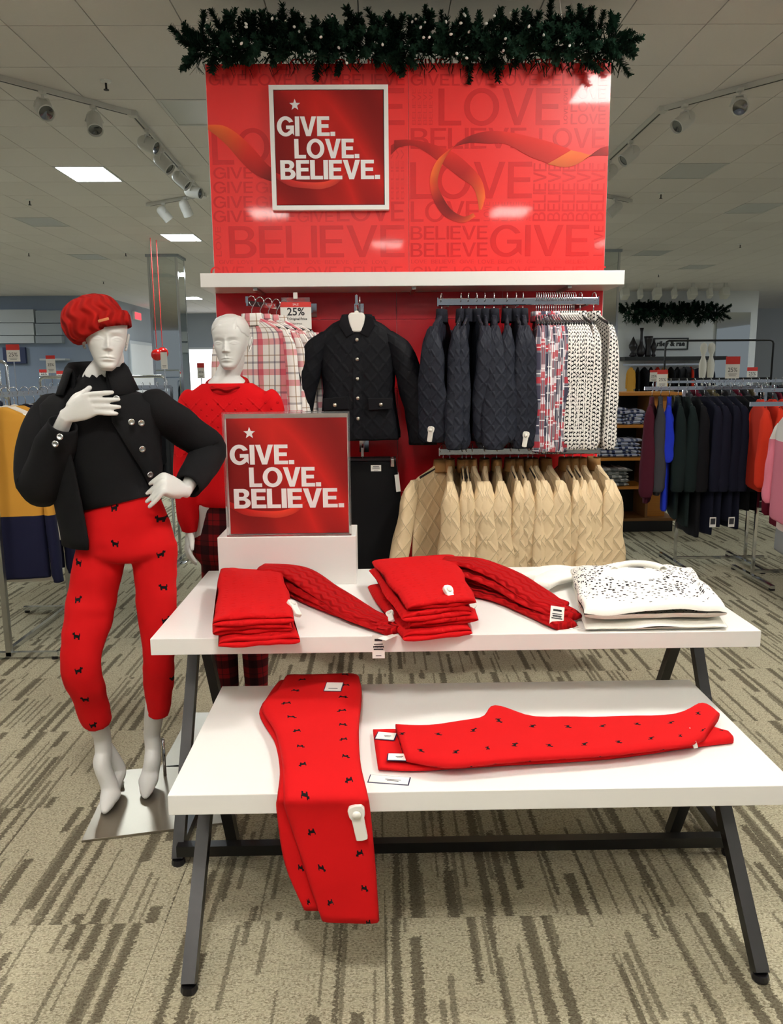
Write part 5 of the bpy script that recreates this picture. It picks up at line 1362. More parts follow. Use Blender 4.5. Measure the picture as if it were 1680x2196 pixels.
def sleeve_tube(pts, rad, nm='jacket_sleeve', mat='black_wool', par=None, cuff=True, seed=0, n=22):
    pts = catmull(pts, 6); m = len(pts); rings = []; prev = None
    for i, p in enumerate(pts):
        t = (pts[min(i + 1, m - 1)] - pts[max(i - 1, 0)]).normalized()
        x = Vector((0, -1, 0)) if prev is None else prev
        x = (x - t * x.dot(t)).normalized(); prev = x; y = t.cross(x); rr = curve(rad, i / (m - 1))
        rings.append([p + (x * math.cos(2 * PI * k / n) + y * math.sin(2 * PI * k / n)) * rr * (1 + .10 * mn.noise(Vector((math.cos(2 * PI * k / n) * 1.4, math.sin(2 * PI * k / n) * 1.4, i * .28 + seed)))) for k in range(n)])
    e = pts[-1]; rings.append([e + (v - e) * .85 for v in rings[-1]]); rings.append([pts[-4] + (v - pts[-1]) * .8 for v in rings[-1]])
    return MB().loft(rings, True, True, False).build(nm, M[mat], par, True, world=True)
sleeve_tube([SR + Vector((.035, 0, .004)), SR + Vector((-.010, 0, -.045)), SR.lerp(ER, .6) + Vector((-.012, 0, 0)), ER + Vector((.01, -.01, -.012)), ER.lerp(WR, .5) + Vector((.012, -.005, 0)), WR.lerp(ER, .12)], [(0, .045), (.12, .064), (.4, .074), (.6, .076), (.8, .064), (1, .046)], par=js, seed=2)
sleeve_tube([SL_ + Vector((-.035, 0, .004)), SL_ + Vector((.012, 0, -.022)), SL_.lerp(EL, .6), EL + Vector((.0, 0, -.004)), EL.lerp(WL, .5) + Vector((.004, 0, -.004)), WL.lerp(EL, .10)], [(0, .045), (.12, .062), (.4, .062), (.6, .063), (.8, .056), (1, .046)], par=js, seed=7)
# stand-up collar: leaves opening toward the front
cl = []
cb = P(210, 838, YM)
for z_, r_, ry_, o in ((-.012, .086, .080, 0), (.03, .084, .078, 0), (.075, .080, .074, .0), (.094, .087, .080, 0), (.078, .098, .090, 0), (.035, .114, .106, 0), (.0, .128, .120, 0)):
    cl.append([cb + Vector((math.sin(R(th)) * r_, -math.cos(R(th)) * ry_, z_ * (0.62 + .38 * abs(math.sin(R(th) / 2)) ** .5) - .0 + (.0 if abs(th - 180) < 100 else -.012))) for th in [38 + (322 - 38) * k / 30 for k in range(31)]])
co = MB().loft(cl, False).build('jacket_collar', M['black_wool'], js, True, world=True); md = co.modifiers.new('thick', 'SOLIDIFY'); md.thickness = .006; md.offset = 0
M['silver_btn'] = plain('silver_button', (200, 200, 196), .25, 1.0)
btn = MB().lathe([(0, .0), (.0105, .0), (.0105, .003), (.0085, .0048), (.006, .0035), (0, .003)], n=14)
def button(px, py, Y, nrm, sc=1.0):
    q = Vector(nrm).to_track_quat('Z', 'Y').to_euler(); p = atY(px, py, Y)
    o = link('button', btn_me, js, True); o.matrix_basis = Matrix.Translation(p) @ q.to_matrix().to_4x4() @ Matrix.Scale(sc, 4)
btn_me = btn.mesh('button', M['silver_btn'], True)
for px, py, Y, nrm in ((250, 855, 2.515, (.2, -1, .2)), (282, 905, 2.518, (.4, -1, 0)), (303, 907, 2.54, (.6, -1, 0)), (305, 963, 2.545, (.7, -1, 0)), (322, 1018, 2.575, (.8, -1, 0)), (129, 937, 2.438, (0, -1, .2)), (119, 952, 2.442, (0, -1, .1))): button(px, py, Y, nrm)
# beret
M['beret'] = cablemat('red_cable_beret', (190, 30, 24), 130, 1.4)
bc = P(198, 689, 2.60)
Rt = Matrix.Rotation(R(21), 3, 'Y')
rings = []
for i in range(25):
    t = i / 24; a = lerp(-.62, PI / 2, t) ; rr = math.cos(a); z = math.sin(a) * .080
    rr = max(.02, rr) ** .72
    rings.append([bc + Rt.inverted() @ Vector(((.112 * rr) * math.cos(2 * PI * k / 64) - .006 + .010 * (1 - t), (.118 * rr) * math.sin(2 * PI * k / 64) + .01, z - .004)) * (1 + .022 * math.sin(k * 64 / 64 * 1.18) * (1 - t * .5) + .02 * mn.noise(Vector((k * .35, i * .5, 0)))) if False else
                  bc + Rt.inverted() @ (Vector(((.094 * rr) * math.cos(2 * PI * k / 64), (.116 * rr) * math.sin(2 * PI * k / 64) + .012, z)) * (1 + .018 * math.sin(2 * PI * k / 64 * 9) * math.cos(a) + .02 * mn.noise(Vector((math.cos(2 * PI * k / 64) * 2, math.sin(2 * PI * k / 64) * 2, t * 4))))) for k in range(64)])
be = MB().loft(rings).build('beret', M['beret'], m1, True, world=True)
bb = []
hb = hc1 + Vector((.0, .010, .047))
Rb = Matrix.Rotation(R(-9), 3, 'Y') @ Matrix.Rotation(R(22), 3, 'Z')
for z_, k_ in ((-.016, 1.0), (-.018, 1.03), (.0, 1.06), (.018, 1.06), (.03, 1.0)):
    bb.append([hb + Rb @ Vector(((.0735 * k_ + .0012 * math.sin(k * 2.6)) * math.cos(2 * PI * k / 96), (.0985 * k_ + .0012 * math.sin(k * 2.6)) * math.sin(2 * PI * k / 96) - .006, z_)) for k in range(96)])
MB().loft(bb, True, False, False).build('ribbed_band', M['beret'], be, True, world=True)
MB().box(P(222, 686, 2.489), (.034, .004, .008), Matrix.Rotation(R(-14), 3, 'Y')).build('gold_bar', plain('rose_gold', (226, 150, 100), .3, .6), be, world=True, bevel=.0015)
# ---------------------------------------------------------------- mannequin in red sweater
Y2 = 3.28; K2 = 1 / 524.0
m2 = thing('mannequin', 'white bare headed mannequin in red sweater and tartan trousers behind the table', 'mannequin', (-.6, Y2, 0))
b = MB()
tor = [(1215, 500, 55, .07), (1190, 500, 84, .10), (1140, 500, 90, .105), (1090, 500, 80, .095), (1030, 497, 68, .085), (980, 494, 74, .09), (920, 492, 84, .10), (880, 491, 82, .095), (850, 490, 80, .075), (832, 489, 58, .062), (820, 488, 42, .06), (808, 487, 30, .05)]
b.loft([ell(P(x, y, Y2), hw * K2, ry) for y, x, hw, ry in tor])
hc2 = P(487, 735, Y2 - .10) + Vector((0, .082, 0))
b.tube(catmull([hc2 + Vector((0, .022, -.03)), hc2 + Vector((0, .028, -.075)), P(487, 808, Y2), P(488, 840, Y2)], 4), [.047, .047, .047, .047, .0465, .0465, .047, .048, .050, .053, .058, .066, .075], 16)
S2, E2, W2 = P(418, 858, Y2), P(402, 1010, Y2 + .02), P(408, 1138, Y2 - .05)
S3, E3, W3 = P(570, 858, Y2), P(598, 1010, Y2 + .02), P(600, 1140, Y2 - .06)
for a, e, w in ((S2, E2, W2), (S3, E3, W3)):
    pts = catmull([a, a.lerp(e, .5), e, e.lerp(w, .45), w], 5); b.tube(pts, [curve([(0, .045), (.4, .038), (.5, .034), (.65, .034), (1, .0225)], i / (len(pts) - 1)) for i in range(len(pts))], 12)
hand(b, W2, P(402, 1176, Y2 - .075), (-.85, -.4, 0), (.35, -.9, 0), (.22, -.12, -.95), pw=.034, fl=.075, curl=.38, thumb=(.75, .7, -.1), spread=.03)
hand(b, W3, P(603, 1178, Y2 - .08), (.85, -.4, 0), (-.35, -.9, 0), (-.1, -.12, -.95), pw=.034, fl=.075, curl=.38, thumb=(.75, .7, -.1), spread=.03)
KA, AA, BA, TA = P(512, 1330, Y2 - .03), P(505, 1395, Y2 + .05), None, None
for sx, kx in ((-.045, 0), (.06, 1)):
    hp = P(500, 1170, Y2) + Vector((sx * 1.4, 0, 0)); kn_ = Vector((hp.x, Y2 - .03, .50)); an = Vector((hp.x, Y2 + .03, .13))
    pts = catmull([hp, hp.lerp(kn_, .5), kn_, kn_.lerp(an, .4), an + Vector((0, 0, .06))], 5)
    b.tube(pts, [curve([(0, .06), (.25, .054), (.5, .042), (.62, .042), (.8, .036), (1, .031)], i / (len(pts) - 1)) for i in range(len(pts))], 16)
    foot(b, an, (an.x, an.y - .10, .028), (an.x, an.y - .175, .013))
hx = MB(); head_mesh(hx, hc2, R(-3), R(-1), 1.02, True)
remesh('body', b, M['mannequin'], m2, .0036, 3, False, hx)
MB().box2((-.86, 2.86, .0005), (-.36, 3.36, .009)).build('base_plate', M['plate'], m2, world=True, bevel=.001)
# sweater
q = MB()
ts = [(1082, 500, 72, .10), (1076, 500, 76, .105), (1040, 499, 76, .104), (1000, 497, 80, .106), (950, 494, 88, .114), (900, 492, 96, .118), (868, 491, 100, .105), (848, 490, 92, .092), (832, 489, 68, .082), (822, 488, 54, .074)]
q.loft([ell(P(x, y, Y2), hw * K2, ry) for y, x, hw, ry in ts])
for S, E_, Wv in ((S2, E2, W2), (S3, E3, W3)):
    pts = catmull([S + Vector((.02 if S is S2 else -.02, 0, .004)), S + Vector((-.006 if S is S2 else .006, 0, -.03)), S.lerp(E_, .5), E_, E_.lerp(Wv, .5), Wv + Vector((0, 0, .03)), Wv], 6)
    q.tube(pts, [curve([(0, .05), (.1, .068), (.28, .066), (.55, .058), (.75, .052), (.9, .037), (1, .034)], i / (len(pts) - 1)) for i in range(len(pts))], 20)
def popknit():
    m = NM('red_diamond_popcorn_knit', srgb(214, 16, 22), .9, 0, .15); x, y, z = m.sep(m.uv())
    a = m.math('FRACT', m.math('MULTIPLY', m.math('ADD', x, y), 22)); c = m.math('FRACT', m.math('MULTIPLY', m.math('SUBTRACT', x, y), 22))
    dots = m.sstep(m.math('ADD', m.math('ABSOLUTE', m.math('SUBTRACT', a, .5)), m.math('ABSOLUTE', m.math('SUBTRACT', c, .5))), .22, .08)
    line = m.sstep(m.math('MINIMUM', m.math('ABSOLUTE', m.math('SUBTRACT', m.math('FRACT', m.math('MULTIPLY', m.math('ADD', x, y), 7.33)), .5)), m.math('ABSOLUTE', m.math('SUBTRACT', m.math('FRACT', m.math('MULTIPLY', m.math('SUBTRACT', x, y), 7.33)), .5))), .06, .0)
    on = m.math('MULTIPLY', m.math('GREATER_THAN', y, 1.17), m.math('LESS_THAN', y, 1.405))
    nz = m.noise(m.uv(), 500, 2)
    m.bump(m.math('ADD', m.math('MULTIPLY', nz, .3), m.math('MULTIPLY', on, m.math('ADD', m.math('MULTIPLY', dots, 1.8), m.math('MULTIPLY', line, .5)))), .8, .005)
    m.color(m.mix(nz, srgb(196, 12, 18), srgb(224, 20, 26))); return m.m
M['popknit'] = popknit()
sw = remesh('sweater', q, M['popknit'], m2, .006, 4)
nb = P(488, 826, Y2 - .01)
MB().tube([nb + Vector((.078 * math.cos(2 * PI * k / 32), .074 * math.sin(2 * PI * k / 32), .026 * math.sin(2 * PI * k / 32) + .0)) for k in range(32)], .0125, 8, closed=True, flat=1.5).build('neck_band', M['red_cable'], sw, True, world=True)
# tartan trousers
M['tartan'] = plaid('red_black_tartan', (132, 16, 22), [('u', .085, .2, .22, (24, 14, 18), .72), ('v', .085, .2, .22, (24, 14, 18), .72), ('u', .085, .75, .02, (20, 12, 14), .6), ('v', .085, .75, .02, (20, 12, 14), .6)])
hip = [(1070, 500, 70, .095), (1100, 500, 78, .10), (1150, 500, 88, .112), (1185, 500, 88, .112), (1206, 500, 70, .09)]
paths = []
for sx in (-.045, .06):
    hp = P(500, 1175, Y2) + Vector((sx * 1.2, 0, 0)); kn_ = Vector((hp.x + (.01 if sx > 0 else -.005), Y2 - .03, .50)); an = Vector((hp.x, Y2 + .02, .15))
    paths.append(([hp, hp.lerp(kn_, .5), kn_, kn_.lerp(an, .5), an], [(0, .082), (.25, .078), (.5, .062), (.7, .058), (1, .050)]))
remesh('trousers', legs([ell(P(x, y, Y2), hw * K2, ry) for y, x, hw, ry in hip], paths), M['tartan'], m2, .006, 3)
# ================================================================== THE STORE AROUND: RACKS, SHELVES, SALE CARDS
for nm, rgb in (('mustard', (206, 150, 58)), ('navy', (21, 23, 40)), ('ink_black', (18, 18, 22)), ('charcoal', (62, 62, 66)), ('royal', (30, 52, 190)), ('maroon', (74, 22, 38)), ('bottle', (22, 34, 34)), ('scarlet', (206, 50, 28)), ('rose', (226, 140, 158)), ('blush', (232, 210, 204)), ('offwhite', (228, 222, 210)), ('wine', (120, 26, 50)), ('olive', (112, 100, 70)), ('dgrey', (84, 84, 88))):
    M['c_' + nm] = fabric('cloth_' + nm, rgb, 500, .25)
def blockmat(name, a, b, cut):
    m = NM(name, srgb(*a), .9, 0, .2); z = m.sep(m.obj())[2]
    m.color(m.mix(m.math('LESS_THAN', z, cut), srgb(*a), srgb(*b))); m.bump(m.noise(m.obj(), 500, 2), .2, .002); return m.m
M['c_block'] = blockmat('mustard_navy_block_knit', (206, 150, 58), (28, 30, 56), -.655)
M['c_pink'] = blockmat('white_pink_block_knit', (232, 226, 220), (224, 130, 150), -.24)
M['c_pink2'] = blockmat('blush_grey_knit', (232, 208, 200), (150, 150, 150), -.80)
def rack(name, label, x0, x1, y, z, dep=.5, mat='chrome', base=True, th=.009, posts=None):
    t = thing(name, label, 'clothes rack', ((x0 + x1) / 2, y, 0))
    MB().bar((x0, y, z), (x1, y, z), .012, .026).build('rail', M[mat], t, world=True)
    for x in (posts or [x0, x1]):
        MB().bar((x, y, .02), (x, y, z), th * 2.2, th * 2.2).build('post', M[mat], t, world=True)
        if base:
            MB().bar((x, y - dep / 2, .025), (x, y + dep / 2, .025), .03, .022).build('foot_bar', M[mat], t, world=True)
            MB().box((x, y - dep / 2 + .015, .007), (.03, .03, .014)).build('glide', M['black_plastic'], t, world=True)
            MB().box((x, y + dep / 2 - .015, .007), (.03, .03, .014)).build('glide', M['black_plastic'], t, world=True)
    if base: MB().bar(((posts or [x0])[0], y, .06), (x1, y, .06), .02, .02).build('stretcher', M[mat], t, world=True)
    return t
def place(o, x, y, z, rz, label, cat, group=None):
    o.location = (x, y, z + .0145); o.rotation_euler = (0, 0, R(rz)); tag(o, label, cat, group); return o
def top(name, mat, L=.62, sl=.5, seed=1, Wd=.21, ry=.05, b=.02, out=.02, collar=False, hang='black_plastic', **k):
    return make_garment(name, seed, mat, mat, mat, Wd, L, b, sl, .03, ry, out, collar=collar, hang=hang, **k)
# ---- left rack with colour block sweaters: rail runs away from the camera
RXL = -2.0
t = thing('clothes_rack', 'chrome rack with mustard and navy sweaters at the left photo edge', 'clothes rack', (RXL, 4.5, 0))
MB().bar((RXL, 4.08, 1.405), (RXL, 5.0, 1.405), .014, .028).build('rail', M['chrome'], t, world=True)
for y in (4.10, 4.96):
    MB().bar((RXL, y, .02), (RXL, y, 1.395), .028, .028).build('post', M['steel'], t, world=True)
    MB().bar((RXL - .30, y, .03), (RXL + .26, y, .03), .028, .024).build('foot_bar', M['chrome'], t, world=True)
    for x in (RXL - .28, RXL + .24): MB().lathe([(0, 0), (.016, 0), (.016, .016), (0, .018)], (x, y, 0), 10).build('glide', M['black_plastic'], t, world=True)
MB().bar((RXL, 4.12, .05), (RXL, 4.94, .05), .024, .024).build('stretcher', M['chrome'], t, world=True)
MB().bar((RXL + .26, 4.10, .03), (RXL + .26, 4.96, .03), .024, .024).build('side_rail', M['chrome'], t, world=True)
for k, (y, mt, L, sl, lb) in enumerate(((4.22, 'c_block', 1.0, .88, 'mustard over navy colour block sweater dress in front on the left rack'), (4.32, 'c_offwhite', 1.04, .66, 'long off white top just behind the mustard sweater dress'), (4.42, 'c_block', 1.0, .88, 'second mustard over navy colour block sweater dress, half hidden'),
                                        (4.56, 'c_navy', .80, .78, 'navy top with two white security tags under the black sleeve'), (4.68, 'c_offwhite', .96, .60, 'off white top showing below the navy one on the left rack'), (4.82, 'c_ink_black', .90, .86, 'black top at the far end of the left rack'))):
    o = top('knit_top' if mt != 'c_block' else 'sweater_dress', mt, L, sl, 90 + k, .19, .04, .03, .035, hang='white_plastic' if k < 3 else 'black_plastic'); place(o, RXL, y, 1.405, (6, 3, 8, 4, 6, 5)[k], lb, 'dress' if mt == 'c_block' else 'top', 'clothes on the left rack')
    for ch in o.children:
        for h_ in ch.children:
            if h_.name.startswith('hook'): h_.rotation_euler = (0, 0, R(0))
    if k == 3:
        sectag(o, (.20, -.045, -.52), (0, R(-12), 0), 1.2); sectag(o, (.238, -.043, -.50), (0, R(-12), 0), 1.2)
# ---- middle left racks further back
def far_row(n, x0, x1, y, z, mats, L, label, group, seed, rz0=-90, cat='top'):
    random.seed(seed); protos = {}
    for k in range(n):
        mt = mats[k % len(mats)]; x = lerp(x0, x1, (k + .5) / n)
        if mt not in protos: protos[mt] = o = top('knit_top', mt, L, .45, seed + len(protos), .20, .03, .014)
        else: o = copy_tree(protos[mt])
        place(o, x, y, z, rz0 + random.uniform(-8, 8), label.format(ORD[k]), cat, group)
rack('clothes_rack', 'chrome rack of black tops between the two mannequins', -2.60, -1.62, 6.3, 1.41)
far_row(16, -2.58, -1.64, 6.3, 1.41, ['c_ink_black', 'c_ink_black', 'c_charcoal'], .78, 'black top, {} from the left on the rack between the mannequins', 'black tops between the mannequins', 200)
rack('clothes_rack', 'chrome rack of dark trousers behind the black jacket shoulder', -4.75, -3.55, 7.6, 1.36)
far_row(18, -4.72, -3.58, 7.6, 1.36, ['c_ink_black', 'c_charcoal', 'c_navy'], .75, 'dark top, {} from the left on the rack behind the jacket shoulder', 'dark tops at the left rear', 210)
def frame_stand(name, label, x0, x1, y, z0, z1, mat='chrome', r=.014):
    t = thing(name, label, 'rack frame', ((x0 + x1) / 2, y, 0))
    MB().tube(catmull([(x0, y, .0), (x0, y, z1 - .05), (x0 + .05, y, z1), (x1 - .05, y, z1), (x1, y, z1 - .05), (x1, y, 0)], 6) if False else [(x0, y, .01), (x0, y, z1 - .04), (x0 + .012, y, z1 - .012), (x0 + .04, y, z1), (x1 - .04, y, z1), (x1 - .012, y, z1 - .012), (x1, y, z1 - .04), (x1, y, .01)], r, 8).build('hoop', M[mat], t, True, world=True)
    MB().bar((x0, y, z0), (x1, y, z0), r * 1.6, r * 2).build('cross_bar', M[mat], t, world=True)
    for x in (x0, x1): MB().bar((x, y - .25, .012), (x, y + .25, .012), .03, .022).build('foot_bar', M[mat], t, world=True)
    return t
frame_stand('rack_frame', 'tall chrome hoop frame above the hangers at the left photo edge', -3.95, -3.0, 6.55, 1.42, 1.62)
frame_stand('rack_frame', 'chrome hoop frame further back left of the jacket collar', -5.1, -4.3, 9.2, 1.45, 1.60)
frame_stand('rack_frame', 'chrome hoop frame behind the rack of black tops', -3.1, -1.95, 7.4, 1.38, 1.49)
# hangers lined up on the left hoop frame
for k in range(12):
    h_ = thing('empty_hanger', 'clear clothes hanger, {} from the left on the tall hoop frame'.format(ORD[k]), 'hanger', (-3.85 + k * .072, 6.55, 1.445), R(-78), 'hangers on the left hoop frame')
    hook_mesh(.022, .07, .003).build('hook', M['chrome'], h_, True); hanger_mesh(.19).build('arms', M['white_plastic'] if k % 3 else M['black_plastic'], h_, True)
# ---- sale cards
def card(px, py, Y, w, h, label, red=.33, holder=True, zb=None, txt='25%'):
    p = atY(px, py, Y); t = thing('sale_sign', label, 'sale sign', (p.x, Y, p.z), 0, 'sale cards on the racks')
    MB().box((0, 0, -h * red / 2), (w, .004, h * (1 - red))).build('card', M['paper'], t)
    MB().box((0, 0, h / 2 - h * red / 2), (w, .005, h * red)).build('red_header', M['red_ink'], t)
    small_text('offer_text', txt, w * .42, M['ink'], t, (0, -.0025, -h * red / 2 + h * .06), (R(90), 0, 0), .0004)
    MB().box((0, -.0024, -h * .38), (w * .5, .001, h * .02)).box((0, -.0024, -h * .30), (w * .62, .001, h * .02)).build('print', M['ink'], t)
    if holder and zb is not None: 
        MB().cyl((0, .004, -h / 2 + .01), (0, .004, zb - p.z), .005, n=8).build('stem', M['chrome'], t)
        if zb == 0: MB().lathe([(0, 0), (.09, 0), (.09, .006), (.01, .012), (0, .012)], (0, .004, -p.z), 14).build('base', M['chrome'], t)
    return t
card(28, 757, 6.53, .105, .135, 'sale sign with red top, largest one at the left photo edge', zb=0)
card(109, 781, 7.58, .085, .16, 'slim sale sign with red top left of the jacket collar', .2, zb=0)
card(94, 799, 9.18, .10, .07, 'small red topped sale sign low at the left beside the slim one', .5, zb=0)
card(130, 804, 10.2, .10, .10, 'small sale sign with red band just above the jacket shoulder', .4, zb=0)
card(431, 795, 8.0, .07, .15, 'sale sign on the rack just left of the bare headed mannequin', .3, zb=0)
card(352, 772, 6.28, .05, .14, 'plain grey card in a holder on the rack between the mannequins', .08, zb=0, txt='')
# hanging red ornaments
for k, (px, py, Y) in enumerate(((337, 761, 11.8), (349, 757, 12.0))):
    p = atY(px, py, Y); t = thing('ornament', 'red bauble hung on a red cord beside the mirrored column, %s' % ('left one' if k == 0 else 'right one'), 'ornament', (p.x, Y, p.z), 0, 'hanging red baubles')
    MB().ball((0, 0, 0), .085, 16).build('bauble', plain('red_bauble_%d' % k, (200, 24, 20), .15), t, True)
    MB().cyl((0, 0, .08), (0, 0, .10), .018, n=8).build('cap', M['chrome'], t)
    MB().cyl((0, 0, .10), (0, 0, ZC - p.z), .006, n=6).build('cord', M['red_ink'], t)
# ---- right: oak shelving with folded shirts
t = thing('shelf_unit', 'honey oak shelving with folded plaid shirts right of the terrier shirts', 'shelving', (2.28, 7.5, 0))
sx0, sx1, sy0, sy1 = 1.70, 2.52, 7.3, 7.72
MB().box2((sx0, sy0 + .03, 0), (sx1 + .25, sy1, .10)).build('plinth', M['black_plastic'], t, world=True)
for z, xr, mt in ((.13, sx1 + .28, 'oak_dark'), (.435, sx1, 'oak'), (.705, sx1, 'oak'), (1.01, sx1, 'oak'), (1.305, sx1 + .27, 'oak')):
    MB().box2((sx0, sy0 + (.0 if z > 1.2 else .02), z - .028), (xr, sy1, z)).build('shelf', M[mt], t, world=True, bevel=.002)
for x in (sx0, sx1 - .0): MB().box2((x - .012, sy0 + .05, .13), (x + .012, sy1, 1.277)).build('upright', M['oak_dark'], t, world=True)
MB().box2((sx1 + .012, sy0 + .12, .13), (sx1 + .2, sy0 + .15, 1.277)).build('end_panel', M['oak'], t, world=True)
MB().box2((sx0, sy1 - .012, .13), (sx1, sy1, 1.277)).build('back_panel', M['black_plastic'], t, world=True)
M['pl_blue'] = plaid('blue_white_check', (38, 46, 90), [('u', .11, .2, .22, (226, 230, 238), .9), ('v', .05, .3, .2, (150, 165, 205), .8), ('u', .11, .7, .08, (226, 230, 238), .7)])
M['pl_grey'] = plaid('grey_white_check', (226, 226, 222), [('u', .12, .2, .2, (60, 62, 64), .85), ('v', .06, .3, .22, (120, 124, 126), .8), ('u', .12, .7, .1, (150, 152, 152), .8)])
M['pl_pale'] = plaid('pale_grey_check', (222, 224, 228), [('u', .2, .2, .12, (120, 124, 130), .7), ('v', .1, .3, .1, (90, 92, 98), .7)])
random.seed(9); nshirt = 0
for z, n, mt, col, cx, w, hh in ((1.01, 5, 'pl_blue', 'navy and white checked', 2.15, .30, .032), (1.01, 4, 'pl_blue', 'navy and white checked', 2.38, .2, .034), (.705, 5, 'pl_blue', 'dark blue checked', 2.24, .42, .035), (.435, 5, 'pl_grey', 'grey and white checked', 2.17, .36, .034), (.13, 4, 'pl_pale', 'pale grey', 2.08, .30, .04)):
    for k in range(n):
        ox, oy = random.uniform(-.02, .02), random.uniform(-.015, .015)
        cs = [(cx - w / 2 + ox, sy0 + .04 + oy), (cx + w / 2 + ox, sy0 + .03 + oy), (cx + w / 2 + ox, sy0 + .34), (cx - w / 2 + ox, sy0 + .34)]
        o = pillow([Vector((a, b_, 0)) for a, b_ in cs], z + .0005 + k * hh, hh * .98, 300 + nshirt, 14, 10, wav=.012).build('folded_shirt', M[mt], None, True)
        tag(o, '%s folded shirt, %s from below, %s' % (col, ORD[k], {(1.01, 2.15): 'left pile, upper oak shelf', (1.01, 2.38): 'right pile, upper oak shelf', (.705, 2.24): 'second oak shelf', (.435, 2.17): 'third oak shelf', (.13, 2.08): 'bottom oak shelf'}[(z, cx)]), 'shirt', 'folded shirts on the oak shelving'); nshirt += 1
# ---- right: chrome rack of dark cardigans
rack('clothes_rack', 'chrome rack of long dark cardigans beside the oak shelving', 2.00, 3.0, 6.0, 1.37, .62, posts=[2.30, 2.85])
darks = [('c_maroon', 'maroon'), ('c_charcoal', 'charcoal grey'), ('c_royal', 'royal blue'), ('c_bottle', 'dark green'), ('c_bottle', 'blackish green'), ('c_ink_black', 'black'), ('c_navy', 'navy'), ('c_navy', 'dark navy'), ('c_navy', 'deep navy'), ('c_navy', 'blue black'), ('c_ink_black', 'jet black'), ('c_ink_black', 'plain black'), ('c_ink_black', 'soft black'), ('c_ink_black', 'matt black')]
for k, (mt, nm) in enumerate(darks):
    L = (.86, .80, .92, .98, 1.04, 1.12, 1.10, 1.04, 1.0, 1.06, .92, .90, .94, .90)[k]
    o = top('cardigan', mt, L, .62 if k > 2 else (.66, .62, .40)[k], 400 + k, .21, .05, .02, .015)
    place(o, 2.06 + k * .066, 6.0, 1.37, -90 + (-22, -18, -20, -14, -8, -4, 6, 4, 8, 6, 8, 10, 12, 14)[k], '%s cardigan, %s from the left on the rack by the oak shelving' % (nm, ORD[k]), 'cardigan', 'dark cardigans on the chrome rack')
    if k in (6, 8, 11, 13):
        tg = MB().box((0, 0, 0), (.05, .0015, .075)).build('hang_tag', M['paper'], o, loc=(.235, 0, -1.0 if k < 10 else -.88), rot=(0, 0, R(90)))
        MB().box((0, -.001, .006), (.038, .001, .045)).build('tag_photo', M['c_charcoal'], tg)
rack('clothes_rack', 'chrome rack of red orange cardigans at the right photo edge', 2.62, 3.6, 5.55, 1.36, .62, posts=[2.70, 3.5])
for k in range(5):
    o = top('cardigan', 'c_scarlet', .70, .52, 430 + k, .21, .055, .025, .02); place(o, 2.67 + k * .085, 5.55, 1.36, -90 + (-14, -10, -4, 4, 8)[k], 'red orange cardigan, %s from the left on its rack' % ORD[k], 'cardigan', 'red orange cardigans')
rack('clothes_rack', 'low chrome rail of wine red tops below the red cardigans', 2.62, 3.4, 5.15, 1.14, .5, posts=[2.95, 3.35])
for k in range(2):
    o = top('knit_top', 'c_wine', .70, .50, 440 + k, .21, .05, .02, .02); place(o, 2.70 + k * .07, 5.15, 1.14, -92, 'wine red top with pale cuffs, %s one below the red cardigans' % ('front', 'rear')[k], 'top', 'wine red tops')
rack('clothes_rack', 'chrome rack of pink tops cut off by the right photo edge', 2.20, 3.3, 4.7, 1.30, .6, posts=[2.75, 3.25])
for k, (mt, L, nm) in enumerate((('c_pink', .72, 'white and rose'), ('c_pink2', .94, 'blush'), ('c_blush', .92, 'pale blush'), ('c_pink', .74, 'rose and white'))):
    o = top('knit_top', mt, L, .5, 450 + k, .21, .055, .025, .03); place(o, 2.44 + k * .07, 4.7, 1.30, -90 + (-12, -6, -2, 4)[k], '%s knit top, %s from the left at the right photo edge' % (nm, ORD[k]), 'top', 'pink tops at the right edge')
    tg = MB().box((0, 0, 0), (.05, .0015, .085)).build('hang_tag', M['paper'], o, loc=(.255, 0, -L - .05), rot=(0, 0, R(90)))
    MB().box((0, -.001, .012), (.038, .001, .05)).build('tag_photo', M['c_charcoal'], tg); MB().cyl((0, 0, .04), (0, 0, .12), .001, n=5).build('string', M['paper'], tg)
# ---- right: racks further back
rack('clothes_rack', 'chrome rack of mixed tops right behind the dark cardigans', 3.0, 4.6, 8.6, 1.38)
far_row(18, 3.02, 4.58, 8.6, 1.38, ['c_charcoal', 'c_olive', 'c_ink_black', 'c_dgrey', 'c_wine'], .72, 'mixed colour top, {} from the left on the rack behind the cardigans', 'tops on the right middle rack', 220)
rack('clothes_rack', 'chrome rack of grey tops far right near the boutique wall', 4.3, 6.0, 10.8, 1.36)
far_row(18, 4.32, 5.98, 10.8, 1.36, ['c_dgrey', 'c_ink_black', 'c_offwhite', 'c_navy'], .72, 'top of mixed grey tones, {} from the left on the far right rack', 'tops on the far right rack', 230)
frame_stand('rack_frame', 'thin black rack frame standing before the boutique wall', atY(1425, 800, 9.6).x, atY(1655, 800, 9.6).x, 9.6, 1.40, atY(1540, 730, 9.6).z, 'black_metal', .012)
card(1421, 812, 7.28, .095, .16, 'sale sign with red top standing on the oak shelving', .25, zb=1.305)
card(1403, 806, 8.4, .085, .12, 'sale sign partly behind the one on the oak shelving', .2, zb=0)
card(1572, 788, 8.5, .15, .23, 'tallest sale sign on the right above the cardigan hangers', .35, zb=0)
card(1614, 799, 9.9, .13, .13, 'wide sale sign with red top at the far right', .35, zb=0)
